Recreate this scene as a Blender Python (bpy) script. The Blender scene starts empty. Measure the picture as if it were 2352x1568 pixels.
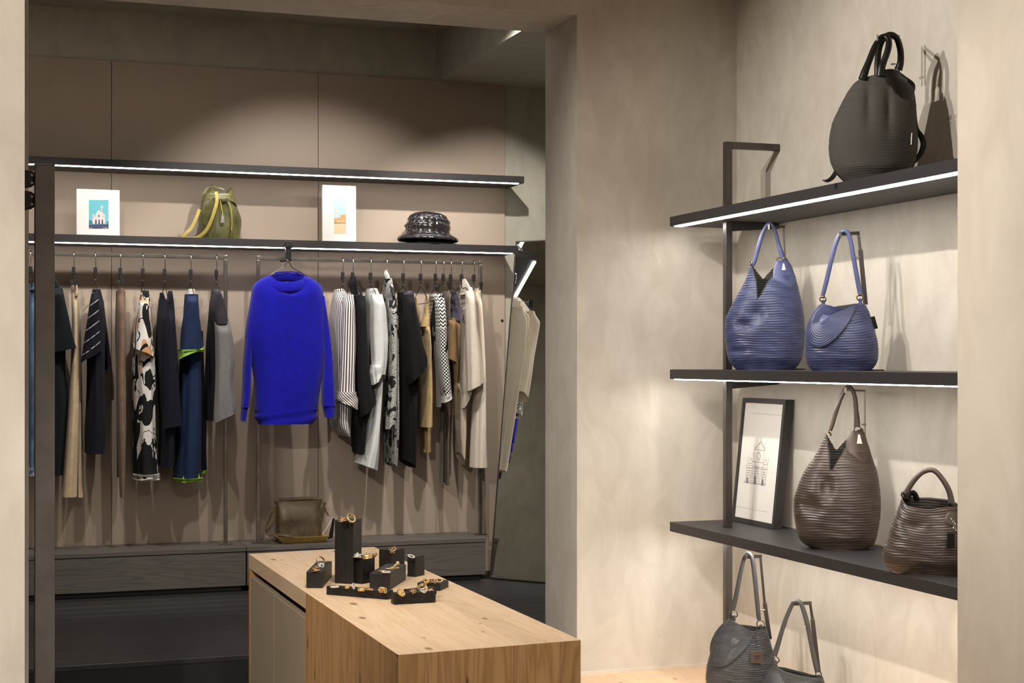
import bpy, bmesh, math, random
import numpy as np
from mathutils import Vector
C = bpy.context
SC = C.scene
COL = SC.collection
random.seed(7)
R = math.radians

# ------------------------------------------------------------------ camera, light, exposure
FPX, CX, CY, YAW, EYE = 3593.0, 1176.0, 829.6, 0.3354, 1.15      # lens in pixels of the 2352 x 1568 frame
cam_d = bpy.data.cameras.new('camera')
cam = bpy.data.objects.new('camera', cam_d); COL.objects.link(cam)
cam.location = (0, 0, EYE); cam.rotation_euler = (R(90), 0, -YAW)
cam_d.sensor_fit = 'HORIZONTAL'; cam_d.sensor_width = 36.0
cam_d.lens = FPX / 2352 * 36.0
cam_d.shift_y = (CY - 784) / 2352
cam_d.clip_start = 0.05
SC.camera = cam
w = bpy.data.worlds.new('world'); SC.world = w; w.use_nodes = True
w.node_tree.nodes['Background'].inputs[0].default_value = (1.0, 0.9, 0.78, 1)
w.node_tree.nodes['Background'].inputs[1].default_value = 0.02
vs = SC.view_settings
vs.view_transform = 'Standard'; vs.look = 'None'; vs.gamma = 1.0; vs.use_curve_mapping = False
vs.exposure = 0.0
SC.cycles.use_denoising = True
WARM = (1.0, 0.955, 0.89)
def spot(name, loc, aim, power, cone, blend=0.35, size=0.03, col=WARM):
    d = bpy.data.lights.new(name, 'SPOT'); d.energy = power; d.color = col
    d.spot_size = R(cone); d.spot_blend = blend; d.shadow_soft_size = size
    o = bpy.data.objects.new(name, d); COL.objects.link(o); o.location = loc
    o.rotation_euler = (Vector(aim) - Vector(loc)).to_track_quat('-Z', 'Y').to_euler()
    return o
# front room: ceiling spots on a track left of the shelf wall, plus added fill spots
spot('spot_shelf', (0.30, 4.50, 2.90), (3.0, 4.8, 1.1), 150, 70, 0.6)
spot('spot_shelf', (0.30, 4.05, 2.90), (3.0, 4.2, 1.1), 148, 70, 0.6)
spot('spot_pier', (0.30, 2.90, 2.90), (2.5, 2.75, 1.55), 88, 46, 0.5)
spot('fill_left', (-0.9, 1.6, 2.9), (-0.2, 4.4, 1.1), 300, 60, 0.6)  # unseen fill added to brighten the left wall end
spot('spot_table', (1.0, 2.9, 2.9), (1.07, 4.1, 0.5), 110, 56, 0.7)
spot('fill_front', (0.5, 0.2, 2.9), (1.1, 3.6, 0.3), 190, 50, 0.8, 0.1)  # fill added from the camera side for the table front
spot('fill_door', (-1.3, 3.1, 2.9), (0.86, 4.2, 0.25), 95, 40, 0.7, 0.05)  # fill added to lift the cupboard doors of the table
# back room: ceiling spots behind the lintel, aimed at the clothes
for sx, sp, cone, az in ((0.35, 60, 54, 0.95), (1.0, 68, 57, 0.97), (1.65, 80, 72, 1.38), (2.2, 128, 67, 1.22)):
    spot('spot_rail', (sx, 6.51, 2.80), (sx + (0.05 if sx < 2 else 0.6), 8.0, az), sp, cone, 0.55, 0.025)
# added fill in place of room bounce (large dim area lights below each ceiling)
def fill_area(name, loc, sx, sy, e):
    ld = bpy.data.lights.new(name, 'AREA'); ld.energy = e; ld.color = (1.0, 0.955, 0.89); ld.shape = 'RECTANGLE'; ld.size = sx; ld.size_y = sy
    lo = bpy.data.objects.new(name, ld); COL.objects.link(lo); lo.location = loc
fill_area('fill_panel', (0.6, 0.9, 2.98), 2.6, 2.2, 42)
fill_area('fill_panel', (0.6, 7.0, 2.92), 2.6, 0.8, 5)
LED = 33.0

# ------------------------------------------------------------------ pixel -> point on a real plane
SA, CA = math.sin(YAW), math.cos(YAW)
def ray(px, py):
    xr = (px - CX) / FPX; zr = (CY - py) / FPX
    return Vector((SA + xr * CA, CA - xr * SA, zr))
def at_Y(px, py, Y):
    r = ray(px, py); k = Y / r.y; return Vector((r.x * k, Y, EYE + r.z * k))
def at_X(px, py, X):
    r = ray(px, py); k = X / r.x; return Vector((X, r.y * k, EYE + r.z * k))
def at_Z(px, py, Z):
    r = ray(px, py); k = (Z - EYE) / r.z; return Vector((r.x * k, r.y * k, Z))

# ------------------------------------------------------------------ mesh helpers
def sm(t): t = max(0.0, min(1.0, t)); return t * t * (3 - 2 * t)
def spath(pts, n=8):
    P = [Vector(p) for p in pts]; out = []
    for i in range(len(P) - 1):
        p0 = P[max(i - 1, 0)]; p1 = P[i]; p2 = P[i + 1]; p3 = P[min(i + 2, len(P) - 1)]
        for k in range(n):
            t = k / n
            out.append(0.5 * ((2 * p1) + (p2 - p0) * t + (2 * p0 - 5 * p1 + 4 * p2 - p3) * t * t + (3 * p1 - p0 - 3 * p2 + p3) * t ** 3))
    out.append(P[-1]); return out
class MB:
    def __init__(s): s.v = []; s.f = []; s.uv = []; s.mi = []; s.cur = 0
    def add(s, pts, uvs=None):
        b = len(s.v); s.v += [tuple(p) for p in pts]
        s.uv += uvs if uvs else [(0.0, 0.0)] * len(pts); return b
    def face(s, idx): s.f.append(tuple(idx)); s.mi.append(s.cur)
    def box(s, a, b):
        x0, y0, z0 = a; x1, y1, z1 = b
        i = s.add([(x0,y0,z0),(x1,y0,z0),(x1,y1,z0),(x0,y1,z0),(x0,y0,z1),(x1,y0,z1),(x1,y1,z1),(x0,y1,z1)])
        for q in ((0,3,2,1),(4,5,6,7),(0,1,5,4),(1,2,6,5),(2,3,7,6),(3,0,4,7)): s.face([i + k for k in q])
        return s
    def hexa(s, base, top):                       # 4 base + 4 top points, anticlockwise from above
        i = s.add(list(base) + list(top))
        for q in ((0,3,2,1),(4,5,6,7),(0,1,5,4),(1,2,6,5),(2,3,7,6),(3,0,4,7)): s.face([i + k for k in q])
        return s
    def prism(s, pts, vec):
        n = len(pts); vec = Vector(vec)
        i = s.add(list(pts) + [Vector(p) + vec for p in pts])
        s.face(range(i, i + n)); s.face(range(i + 2 * n - 1, i + n - 1, -1))
        for k in range(n): s.face((i + k, i + n + k, i + n + (k + 1) % n, i + (k + 1) % n))
        return s
    def rings(s, rs, uvs=None, cap0=True, cap1=True, close=True):
        n = len(rs[0]); st = []
        for k, r in enumerate(rs): st.append(s.add(r, uvs[k] if uvs else None))
        m = n if close else n - 1
        for a, b in zip(st, st[1:]):
            for j in range(m): s.face((a + j, a + (j + 1) % n, b + (j + 1) % n, b + j))
        if cap0: s.face([st[0] + j for j in range(n - 1, -1, -1)])
        if cap1: s.face([st[-1] + j for j in range(n)])
        return s
    def tube(s, pts, r, n=8, flat=None, ref=(0, 0, 1), caps=True):
        P = [Vector(p) for p in pts]; rs = []; m = len(P)
        prev = None
        for i, p in enumerate(P):
            t = (P[min(i + 1, m - 1)] - P[max(i - 1, 0)])
            if t.length < 1e-9: t = Vector((0, 0, 1))
            t.normalize()
            u = Vector(ref) if prev is None else prev
            u = u - t * u.dot(t)
            if u.length < 1e-4: u = Vector((1, 0, 0)) - t * t.x
            if u.length < 1e-4: u = Vector((0, 1, 0)) - t * t.y
            u.normalize(); prev = u; q = t.cross(u)
            ri = r[i] if isinstance(r, (list, tuple)) else r
            a, b = (flat if flat else (1, 1))
            rs.append([p + u * (ri * a * math.cos(2 * math.pi * j / n)) + q * (ri * b * math.sin(2 * math.pi * j / n)) for j in range(n)])
        return s.rings(rs, cap0=caps, cap1=caps)
    def bar(s, p, q, w, h=None, ref=(0, 0, 1)):   # square bar
        h = h or w; P, Q = Vector(p), Vector(q); t = (Q - P).normalized(); u = Vector(ref) - t * Vector(ref).dot(t)
        if u.length < 1e-4: u = Vector((1, 0, 0)) - t * t.x
        u.normalize(); v = t.cross(u); rs = []
        for c in (P, Q): rs.append([c + u * a * w / 2 + v * b * h / 2 for a, b in ((-1, -1), (1, -1), (1, 1), (-1, 1))])
        return s.rings(rs)
    def sphere(s, c, r, n=10, m=6, sc=(1, 1, 1)):
        c = Vector(c); rs = []
        for i in range(1, m):
            f = math.pi * i / m
            rs.append([c + Vector((r * sc[0] * math.sin(f) * math.cos(2 * math.pi * j / n), r * sc[1] * math.sin(f) * math.sin(2 * math.pi * j / n), -r * sc[2] * math.cos(f))) for j in range(n)])
        return s.rings(rs)
    def torus(s, c, Rr, r, n=16, m=6, axis=(0, 0, 1), sq=(1, 1), wob=0, ph=0, arc=None):
        ax = Vector(axis).normalized(); u = ax.orthogonal().normalized(); q = ax.cross(u); c = Vector(c); rs = []
        for i in range(n):
            a = 2 * math.pi * i / n
            d = u * math.cos(a) * sq[0] + q * math.sin(a) * sq[1]
            cc = c + d * Rr + ax * wob * math.sin(2 * a + ph); d.normalize()
            rs.append([cc + d * r * math.cos(2 * math.pi * j / m) + ax * r * math.sin(2 * math.pi * j / m) for j in range(m)])
        rs.append(rs[0]); return s.rings(rs, cap0=False, cap1=False)

def mesh_obj(name, mb, mats, parent=None, smooth=35, local=False):
    if parent is not None and not local:
        l = parent.location.copy(); q_ = parent.parent
        while q_ is not None: l = l + q_.location; q_ = q_.parent
        ve = [(x - l.x, y - l.y, z - l.z) for x, y, z in mb.v]
    else: ve = mb.v
    m = bpy.data.meshes.new(name); m.from_pydata(ve, [], mb.f)
    if not isinstance(mats, (list, tuple)): mats = [mats]
    for t in mats: m.materials.append(t)
    if any(mb.mi): m.polygons.foreach_set('material_index', mb.mi)
    if any(u != (0.0, 0.0) for u in mb.uv):
        lay = m.uv_layers.new(name='UVMap'); arr = np.array(mb.uv, dtype=np.float32)
        vi = np.zeros(len(m.loops), dtype=np.int32); m.loops.foreach_get('vertex_index', vi)
        lay.data.foreach_set('uv', arr[vi].ravel())
    bm = bmesh.new(); bm.from_mesh(m); bmesh.ops.recalc_face_normals(bm, faces=bm.faces); bm.to_mesh(m); bm.free()
    m.update()
    if smooth: m.shade_smooth(); m.set_sharp_from_angle(angle=R(smooth))
    o = bpy.data.objects.new(name, m); COL.objects.link(o)
    if parent is not None: o.parent = parent
    return o
def tag(o, label=None, cat=None, group=None, kind=None):
    if label: o['label'] = label
    if cat: o['category'] = cat
    if group: o['group'] = group
    if kind: o['kind'] = kind
    return o
def thing(name, label, cat, loc=(0, 0, 0), rotz=0.0, group=None):
    o = bpy.data.objects.new(name, None); COL.objects.link(o); o.location = loc; o.rotation_euler = (0, 0, rotz)
    o.empty_display_size = 0.05
    return tag(o, label, cat, group)
def struct(name, mb, mat, label=None, smooth=0):
    return tag(mesh_obj(name, mb, mat, None, smooth), label, None, None, 'structure')
def bev(o, wd=0.002, seg=2):
    b = o.modifiers.new('bevel', 'BEVEL'); b.width = wd; b.segments = seg; b.limit_method = 'ANGLE'; b.angle_limit = R(40)
    return o
def solid(o, th, off=-1, mat_off=0):
    b = o.modifiers.new('solid', 'SOLIDIFY'); b.thickness = th; b.offset = off; b.material_offset = mat_off; return o

# ------------------------------------------------------------------ materials
def lin(c):
    c = c / 255.0
    return c / 12.92 if c <= 0.04045 else ((c + 0.055) / 1.055) ** 2.4
def rgb(r, g, b): return (lin(r), lin(g), lin(b), 1.0)
class NT:
    def __init__(s, name):
        s.m = bpy.data.materials.new(name); s.m.use_nodes = True; s.t = s.m.node_tree; s.b = s.t.nodes['Principled BSDF']
    def n(s, typ, **kw):
        nd = s.t.nodes.new(typ)
        for k, v in kw.items():
            if k.startswith('i_'): nd.inputs[k[2:].replace('_', ' ')].default_value = v
            else: setattr(nd, k, v)
        return nd
    def l(s, a, b): s.t.links.new(a, b)
    def set(s, **kw):
        for k, v in kw.items(): s.b.inputs[k.replace('_', ' ')].default_value = v
    def coord(s, kind='Object', scale=(1, 1, 1), rot=(0, 0, 0)):
        tc = s.n('ShaderNodeTexCoord'); mp = s.n('ShaderNodeMapping'); mp.inputs['Scale'].default_value = scale; mp.inputs['Rotation'].default_value = rot
        s.l(tc.outputs[kind], mp.inputs['Vector']); return mp.outputs['Vector']
    def noise(s, vec, scale, detail=4, rough=0.55, dist=0.0):
        nd = s.n('ShaderNodeTexNoise'); nd.inputs['Scale'].default_value = scale; nd.inputs['Detail'].default_value = detail
        nd.inputs['Roughness'].default_value = rough; nd.inputs['Distortion'].default_value = dist
        s.l(vec, nd.inputs['Vector']); return nd.outputs['Fac']
    def ramp(s, fac, stops, interp='LINEAR'):
        nd = s.n('ShaderNodeValToRGB'); cr = nd.color_ramp; cr.interpolation = interp
        while len(cr.elements) < len(stops): cr.elements.new(0.5)
        for e, (p, c) in zip(cr.elements, stops): e.position = p; e.color = c
        s.l(fac, nd.inputs['Fac']); return nd.outputs['Color']
    def mix(s, fac, a, b, mode='MIX'):
        nd = s.n('ShaderNodeMix', data_type='RGBA', blend_type=mode)
        for sock, val in ((nd.inputs[0], fac), (nd.inputs[6], a), (nd.inputs[7], b)):
            if hasattr(val, 'is_output'): s.l(val, sock)
            else: sock.default_value = val
        return nd.outputs[2]
    def math(s, op, a, b=0.0):
        nd = s.n('ShaderNodeMath', operation=op)
        for sock, val in ((nd.inputs[0], a), (nd.inputs[1], b)):
            if hasattr(val, 'is_output'): s.l(val, sock)
            else: sock.default_value = val
        return nd.outputs[0]
    def bump(s, h, strength=0.2, dist=0.002):
        nd = s.n('ShaderNodeBump'); nd.inputs['Strength'].default_value = strength; nd.inputs['Distance'].default_value = dist
        s.l(h, nd.inputs['Height']); s.l(nd.outputs['Normal'], s.b.inputs['Normal']); return nd
    def col(s, c):
        if hasattr(c, 'is_output'): s.l(c, s.b.inputs['Base Color'])
        else: s.b.inputs['Base Color'].default_value = c
def simple(name, c, rough=0.5, metal=0.0, spec=0.5, var=0.0, vs_=20, bump=0.0, bs=200, bd=0.001):
    t = NT(name); t.set(Roughness=rough, Metallic=metal); t.b.inputs['Specular IOR Level'].default_value = spec
    if var or bump: v = t.coord()
    if var:
        f = t.noise(v, vs_, 5); k = tuple(max(0, x * (1 - var)) for x in c[:3]) + (1,); k2 = tuple(min(1, x * (1 + var)) for x in c[:3]) + (1,)
        t.col(t.ramp(f, [(0.3, k), (0.7, k2)]))
    else: t.col(c)
    if bump: t.bump(t.noise(v, bs, 3), bump, bd)
    return t.m
def plaster(name, c1, c2, rough=0.75, sc=1.0):
    t = NT(name); t.set(Roughness=rough); t.b.inputs['Specular IOR Level'].default_value = 0.3
    v = t.coord('Object', (1.0, 1.0, 0.55))
    f = t.noise(v, 1.6 * sc, 8, 0.62, 0.6); g = t.noise(v, 7 * sc, 6, 0.6, 1.2)
    m1 = t.ramp(f, [(0.33, c1), (0.66, c2)])
    m2 = t.mix(0.5, m1, t.ramp(g, [(0.35, tuple(x * 0.92 for x in c1[:3]) + (1,)), (0.65, c2)]))
    t.col(m2); t.bump(t.noise(t.coord('Object', (1, 1, 0.7)), 14 * sc, 7, 0.65), 0.12, 0.004)
    return t.m
def cloth_mat(name, c, rough=0.9, weave=900, var=0.12, kind='weave', b=0.25, c2=None):
    t = NT(name); t.set(Roughness=rough); t.b.inputs['Specular IOR Level'].default_value = 0.2
    t.b.inputs['Sheen Weight'].default_value = 0.12 if sum(c[:3]) > 0.25 else 0.02; t.b.inputs['Sheen Roughness'].default_value = 0.5
    v = t.coord(); k = tuple(x * (1 - var) for x in c[:3]) + (1,); k2 = tuple(min(1, x * (1 + var)) for x in c[:3]) + (1,)
    if kind == 'melange':
        f = t.noise(t.coord('Object', (1, 1, 2.2)), 420, 2, 0.7); t.col(t.ramp(f, [(0.35, c), (0.62, c2)]))
    else: t.col(t.ramp(t.noise(v, 30, 5), [(0.3, k), (0.7, k2)]))
    if kind == 'rib':
        u = t.coord('UV', (1, 1, 1)); wv = t.n('ShaderNodeTexWave', wave_type='BANDS', bands_direction='X', wave_profile='SIN'); wv.inputs['Scale'].default_value = weave
        t.l(u, wv.inputs['Vector']); t.bump(wv.outputs['Fac'], b, 0.004)
    else: t.bump(t.noise(v, weave, 2), b, 0.0008)
    return t.m

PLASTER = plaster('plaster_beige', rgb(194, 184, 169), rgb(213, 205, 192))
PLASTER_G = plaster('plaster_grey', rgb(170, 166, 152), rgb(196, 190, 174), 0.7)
PLASTER_P = plaster('plaster_pier', rgb(205, 191, 173), rgb(221, 209, 193), 0.8, 0.6)
PANEL = simple('taupe_panel', rgb(178, 160, 143), 0.55, var=0.03, vs_=3)
BLACK_SH = simple('black_shelf', rgb(50, 47, 48), 0.5, var=0.12, vs_=60, bump=0.08, bs=300)
STEEL = simple('raw_steel', rgb(132, 126, 119), 0.28, 0.9, var=0.25, vs_=14, bump=0.03, bs=80)
STEEL_D = simple('dark_steel', rgb(92, 86, 82), 0.32, 0.75, var=0.25, vs_=10, bump=0.03, bs=60)
STEEL_P = simple('mill_steel', rgb(112, 105, 100), 0.55, 0.2, var=0.2, vs_=8, bump=0.03, bs=60)
WIRE = simple('chrome_wire', rgb(190, 186, 180), 0.22, 1.0)
WIRE_D = simple('dark_wire', rgb(70, 66, 64), 0.3, 0.9)
BLK = simple('black_plastic', rgb(24, 23, 23), 0.4)
WHITE = simple('white_card', rgb(240, 238, 234), 0.6)
PAPER = simple('paper', rgb(238, 232, 224), 0.7)
BRASS = simple('brass', rgb(190, 160, 100), 0.25, 1.0)
BRONZE = simple('bronze_ring', rgb(186, 150, 112), 0.3, 0.75, var=0.35, vs_=120)
GOLD = simple('gold_ring', rgb(232, 200, 142), 0.26, 0.75, var=0.3, vs_=120)
SILVER = simple('silver_ring', rgb(225, 222, 216), 0.26, 0.75, var=0.3, vs_=120)
GLASS_M = None
def emis(name, c, s):
    t = NT(name); t.b.inputs['Emission Color'].default_value = c; t.b.inputs['Emission Strength'].default_value = s; t.col((0.9, 0.9, 0.9, 1)); return t.m
LEDM = emis('led_strip', (1.0, 0.965, 0.915, 1), LED)
LEDB = emis('led_strip_back', (1.0, 0.965, 0.915, 1), 26.0)
def wood(name, c1, c2, knot, axis=0, ring=9.0, rough=0.5, per=0.10, knots=True):
    # axis: grain direction; every board gets its own offset and tone
    t = NT(name); t.set(Roughness=rough); t.b.inputs['Specular IOR Level'].default_value = 0.35
    oi = t.n('ShaderNodeObjectInfo'); tc = t.n('ShaderNodeTexCoord')
    off = t.n('ShaderNodeVectorMath', operation='MULTIPLY'); off.inputs[1].default_value = (7.1, 5.3, 9.7)
    cb = t.n('ShaderNodeCombineXYZ')
    for i in range(3): t.l(oi.outputs['Random'], cb.inputs[i])
    t.l(cb.outputs[0], off.inputs[0])
    ad = t.n('ShaderNodeVectorMath', operation='ADD'); t.l(tc.outputs['Object'], ad.inputs[0]); t.l(off.outputs[0], ad.inputs[1])
    mp = t.n('ShaderNodeMapping'); s = [1.0, 1.0, 1.0]; s[axis] = 0.07; mp.inputs['Scale'].default_value = s; t.l(ad.outputs[0], mp.inputs['Vector'])
    v = mp.outputs['Vector']
    f = t.noise(v, ring * 1.1, 3, 0.5, 1.0)
    lines = t.math('FRACT', t.math('MULTIPLY', f, 9.0))
    tri = t.math('ABSOLUTE', t.math('SUBTRACT', lines, 0.5))
    col = t.mix(0.5 if axis != 2 else 0.62, c1, t.ramp(tri, [(0.0, c2), (0.35, c1), (0.5, c1)]))
    fine = t.noise(v, 160, 2, 0.6)
    col = t.mix(t.math('MULTIPLY', fine, 0.28), col, c2)
    h = fine
    if knots:
        mk = t.n('ShaderNodeMapping'); s2 = [1.0, 1.0, 1.0]; s2[axis] = 0.42; mk.inputs['Scale'].default_value = s2; t.l(ad.outputs[0], mk.inputs['Vector'])
        vo = t.n('ShaderNodeTexVoronoi', feature='F1', voronoi_dimensions='2D'); vo.inputs['Scale'].default_value = 11.0
        sp = t.n('ShaderNodeSeparateXYZ'); t.l(mk.outputs['Vector'], sp.inputs[0]); cm = t.n('ShaderNodeCombineXYZ')
        t.l(t.math('ADD', sp.outputs[0], sp.outputs[1 if axis == 2 else 2]), cm.inputs[0]); t.l(sp.outputs[axis], cm.inputs[1]); t.l(cm.outputs[0], vo.inputs['Vector'])
        wn = t.n('ShaderNodeTexWhiteNoise'); t.l(vo.outputs['Position'], wn.inputs['Vector'])
        rr = t.math('MULTIPLY', t.math('SUBTRACT', wn.outputs['Value'], 0.55), 0.24)
        k = t.math('LESS_THAN', vo.outputs['Distance'], rr)
        soft = t.n('ShaderNodeMapRange'); t.l(t.math('SUBTRACT', rr, vo.outputs['Distance']), soft.inputs['Value'])
        soft.inputs['From Min'].default_value = -0.03; soft.inputs['From Max'].default_value = 0.03; soft.inputs['To Max'].default_value = 0.8
        col = t.mix(soft.outputs[0], col, knot)
    tone = t.n('ShaderNodeMapRange'); t.l(oi.outputs['Random'], tone.inputs['Value']); tone.inputs['To Min'].default_value = 1 - per; tone.inputs['To Max'].default_value = 1 + per * 0.6
    hs = t.n('ShaderNodeHueSaturation'); t.l(tone.outputs[0], hs.inputs['Value']); t.l(col, hs.inputs['Color'])
    t.col(hs.outputs['Color']); t.bump(h, 0.06, 0.001); return t.m
PINE_Y = wood('pine_along', rgb(224, 194, 160), rgb(206, 168, 126), rgb(134, 92, 58), 1)
PINE_Z = wood('pine_upright', rgb(196, 150, 100), rgb(150, 106, 62), rgb(92, 58, 32), 2, 12)
BENCH = wood('grey_oak', rgb(112, 107, 100), rgb(78, 73, 68), rgb(50, 46, 42), 0, 14, 0.55, 0.12, False)
FLOORW = wood('black_oak', rgb(60, 58, 60), rgb(40, 38, 40), rgb(30, 28, 28), 0, 14, 0.33, 0.12, False)
BURNT = wood('charred_wood', rgb(32, 27, 24), rgb(17, 15, 13), rgb(70, 50, 34), 2, 16, 0.5, 0.25, False)

# ------------------------------------------------------------------ room
YP0, YP1 = 5.79, 6.15          # portal wall front / back plane
XJ, XR = 2.292, 3.0            # portal jamb, shelf wall
ZL = 2.528                     # lintel underside
ZF = -0.27                     # front floor
XL = 0.207
m = MB(); m.box((-3.2, -2.2, ZF - 0.1), (3.9, YP1, ZF)); struct('floor', m, simple('front_floor', rgb(26, 25, 27), 0.4, var=0.2))
m = MB(); m.box((-3.2, -2.2, 3.0), (3.9, YP0, 3.1)); struct('ceiling', m, PLASTER)
# wall with the wide opening (one mesh: left leg, lintel, right leg)
m = MB()
o_ = [(-3.2, YP0, ZF), (XL, YP0, ZF), (XL, YP0, ZL), (XJ, YP0, ZL), (XJ, YP0, ZF), (3.6, YP0, ZF), (3.6, YP0, 3.1), (-3.2, YP0, 3.1)]
m.prism(o_, (0, YP1 - YP0, 0)); struct('wall_portal', m, PLASTER, 'beige plaster wall with the wide square opening')
m = MB(); m.box((XR, -2.2, ZF), (XR + 0.2, YP0, 3.1)); struct('wall_right', m, PLASTER, 'beige plaster wall behind the bag shelves')
m = MB(); m.box((2.5, 1.6, ZF), (2.96, 3.555, 3.1)); struct('wall_pier_right', m, PLASTER_P, 'near beige pier cutting off the shelves at the right')
m = MB(); m.box((-3.2, 4.40, ZF), (0.147, 4.60, 3.1)); struct('wall_pier_left', m, PLASTER_P, 'near beige wall end at the left edge')
m = MB(); m.box((-3.4, -2.2, ZF), (-3.2, YP0, 3.1)); struct('wall_left', m, PLASTER)
m = MB(); m.box((-3.2, -2.4, ZF), (3.9, -2.2, 3.1)); struct('wall_front', m, PLASTER)
# back room
YB = 8.17
m = MB(); m.box((-1.6, YB, -0.1), (3.5, YB + 0.15, 3.2)); wb = struct('wall_back', m, PLASTER_G, 'grey plaster wall clad with taupe panels')
seams = [at_Y(p, 600, YB - 0.02).x for p in (256, 731, 1160)]
xs = [-1.0] + seams
for a, b in zip(xs, xs[1:]):
    m = MB(); m.box((a + 0.0012, YB - 0.02, 0.0), (b - 0.0012, YB, 2.672)); bev(mesh_obj('panel', m, PANEL, wb, 0), 0.001, 1)
m = MB(); p = at_Y(1153, 736, YB - 0.02); m.tube([(p.x, YB - 0.025, p.z), (p.x, YB - 0.015, p.z)], 0.007, 12); mesh_obj('cable_hole_cap', m, BLK, wb)
m = MB(); m.box((3.42, YP1, -0.1), (3.55, YB, 3.2)); struct('wall_back_right', m, PLASTER_G)
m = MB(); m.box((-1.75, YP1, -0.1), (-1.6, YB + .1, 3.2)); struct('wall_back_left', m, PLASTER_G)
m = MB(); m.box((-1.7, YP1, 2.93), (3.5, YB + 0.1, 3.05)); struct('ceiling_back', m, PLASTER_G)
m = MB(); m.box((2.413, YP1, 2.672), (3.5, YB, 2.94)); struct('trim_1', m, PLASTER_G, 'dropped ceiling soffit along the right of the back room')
# back floor: dark boards running along the wall
m = MB(); m.box((-1.7, YP1 + 0.001, -0.12), (3.5, YB, -0.022)); fl = struct('floor_back', m, simple('subfloor', rgb(20, 19, 19), 0.8), 'raised black board floor of the back room')
yy = YP1
bw = 0.142
while yy < YB - 0.35:
    m = MB(); m.box((-1.65, yy + 0.0012, -0.022), (3.42, yy + bw - 0.0012, 0.0)); bev(mesh_obj('floor_board', m, FLOORW, fl, 0), 0.001, 1); yy += bw
m = MB(); m.box((XL, YP1 - 0.012, -0.022), (XJ, YP1, -0.0005)); bev(mesh_obj('nosing', m, FLOORW, fl, 0), 0.002)
m = MB(); m.box((XL, YP1 - 0.02, ZF), (XJ, YP1 + 0.0, -0.022)); struct('trim_2', m, simple('riser', rgb(20, 19, 20), 0.7), 'black step riser below the board floor')
# low pine plinth below the shelves
m = MB(); m.box((1.9, 3.56, ZF), (XR, YP0 - 0.0, -0.10)); t_ = tag(mesh_obj('display_plinth', m, PINE_Y, None, 0), 'low pale pine plinth along the foot of the shelf wall', 'plinth'); bev(t_)
m = MB(); m.box((1.95, YP0 - 0.008, -0.10), (XR, YP0, -0.085)); struct('baseboard_portal', m, PLASTER_P)

# ------------------------------------------------------------------ benches (plinths) under the rails
YN = 7.83
xb1 = at_Y(566.5, 1300, YN).x
def bench(x0, x1, label):
    t = thing('plinth_bench', label, 'bench', ((x0 + x1) / 2, 8.0, 0))
    m = MB(); m.box((x0, YN, 0.1985), (x1, 8.14, 0.222)); bev(mesh_obj('top_board', m, BENCH, t, 0), 0.002)
    m = MB(); m.box((x0 + 0.002, YN + 0.003, 0.028), (x1 - 0.002, YN + 0.024, 0.196)); bev(mesh_obj('front_panel', m, BENCH, t, 0), 0.0015)
    m = MB(); m.box((x0 + 0.02, YN + 0.04, 0.0), (x1 - 0.02, YN + 0.06, 0.028)); mesh_obj('kick_board', m, simple('kick', rgb(44, 41, 38), 0.6), t, 0)
    m = MB(); m.box((x0 + 0.01, YN + 0.06, 0.001), (x1 - 0.01, 8.138, 0.198)); mesh_obj('carcass', m, simple('carcass', rgb(30, 28, 27), 0.8), t, 0)
bench(-1.2, xb1 - 0.0015, 'low grey oak bench under the left clothes rail')
bench(xb1 + 0.0015, 2.585, 'low grey oak bench under the right clothes rail')

# ------------------------------------------------------------------ wall shelves of the back room
def wall_shelf(label, z0, z1, x0, x1):
    t = thing('lit_wall_shelf', label, 'shelf', ((x0 + x1) / 2, 8.0, z0), 0, 'lit wall shelves of the back room')
    m = MB(); m.box((x0, 7.88, z0), (x1, 8.149, z1)); bev(mesh_obj('board', m, BLACK_SH, t, 0), 0.0012)
    m = MB(); m.box((x0, 7.883, z0 - 0.0043), (x1 - 0.03, 7.899, z0 - 0.0002)); mesh_obj('light_strip', m, LEDB, t, 0)
wall_shelf('long black lit shelf at top, empty above two cards', 2.102, 2.139, -1.5, 2.816)
wall_shelf('long black lit shelf carrying the cards, olive bag and hat', 1.728, 1.767, -1.5, at_Y(1190, 570, 7.88).x)

# ------------------------------------------------------------------ clothes rails
YR, ZR = 7.97, 1.676
def rack(label, px0, px1, xa=None):
    xa = at_Y(px0, 600, YR).x if xa is None else xa; xb = at_Y(px1, 600, YR).x
    t = thing('clothes_rail', label, 'rail', ((xa + xb) / 2, YR, 0.222), 0, 'steel clothes rails')
    m = MB(); m.bar((xa - 0.009, YR, ZR), (xb + 0.009, YR, ZR), 0.018); bev(mesh_obj('rail', m, STEEL, t, 0), 0.002)
    for x in (xa, xb):
        m = MB(); m.box((x - 0.009, YR - 0.009, 0.228), (x + 0.009, YR + 0.009, ZR - 0.009)); bev(mesh_obj('post', m, STEEL, t, 0), 0.002)
        m = MB(); m.box((x - 0.03, YR - 0.03, 0.222), (x + 0.03, YR + 0.03, 0.228)); bev(mesh_obj('foot_plate', m, STEEL, t, 0), 0.001)
        m = MB(); m.tube([(x, YR, ZR + 0.009), (x, YR, ZR + 0.014)], 0.008, 10); mesh_obj('end_cap', m, WIRE, t)
rack('steel clothes rail at left, partly hidden by the near post', 0, 518, -0.75)
rack('steel clothes rail at right holding the blue jumper', 593, 1103)

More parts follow.
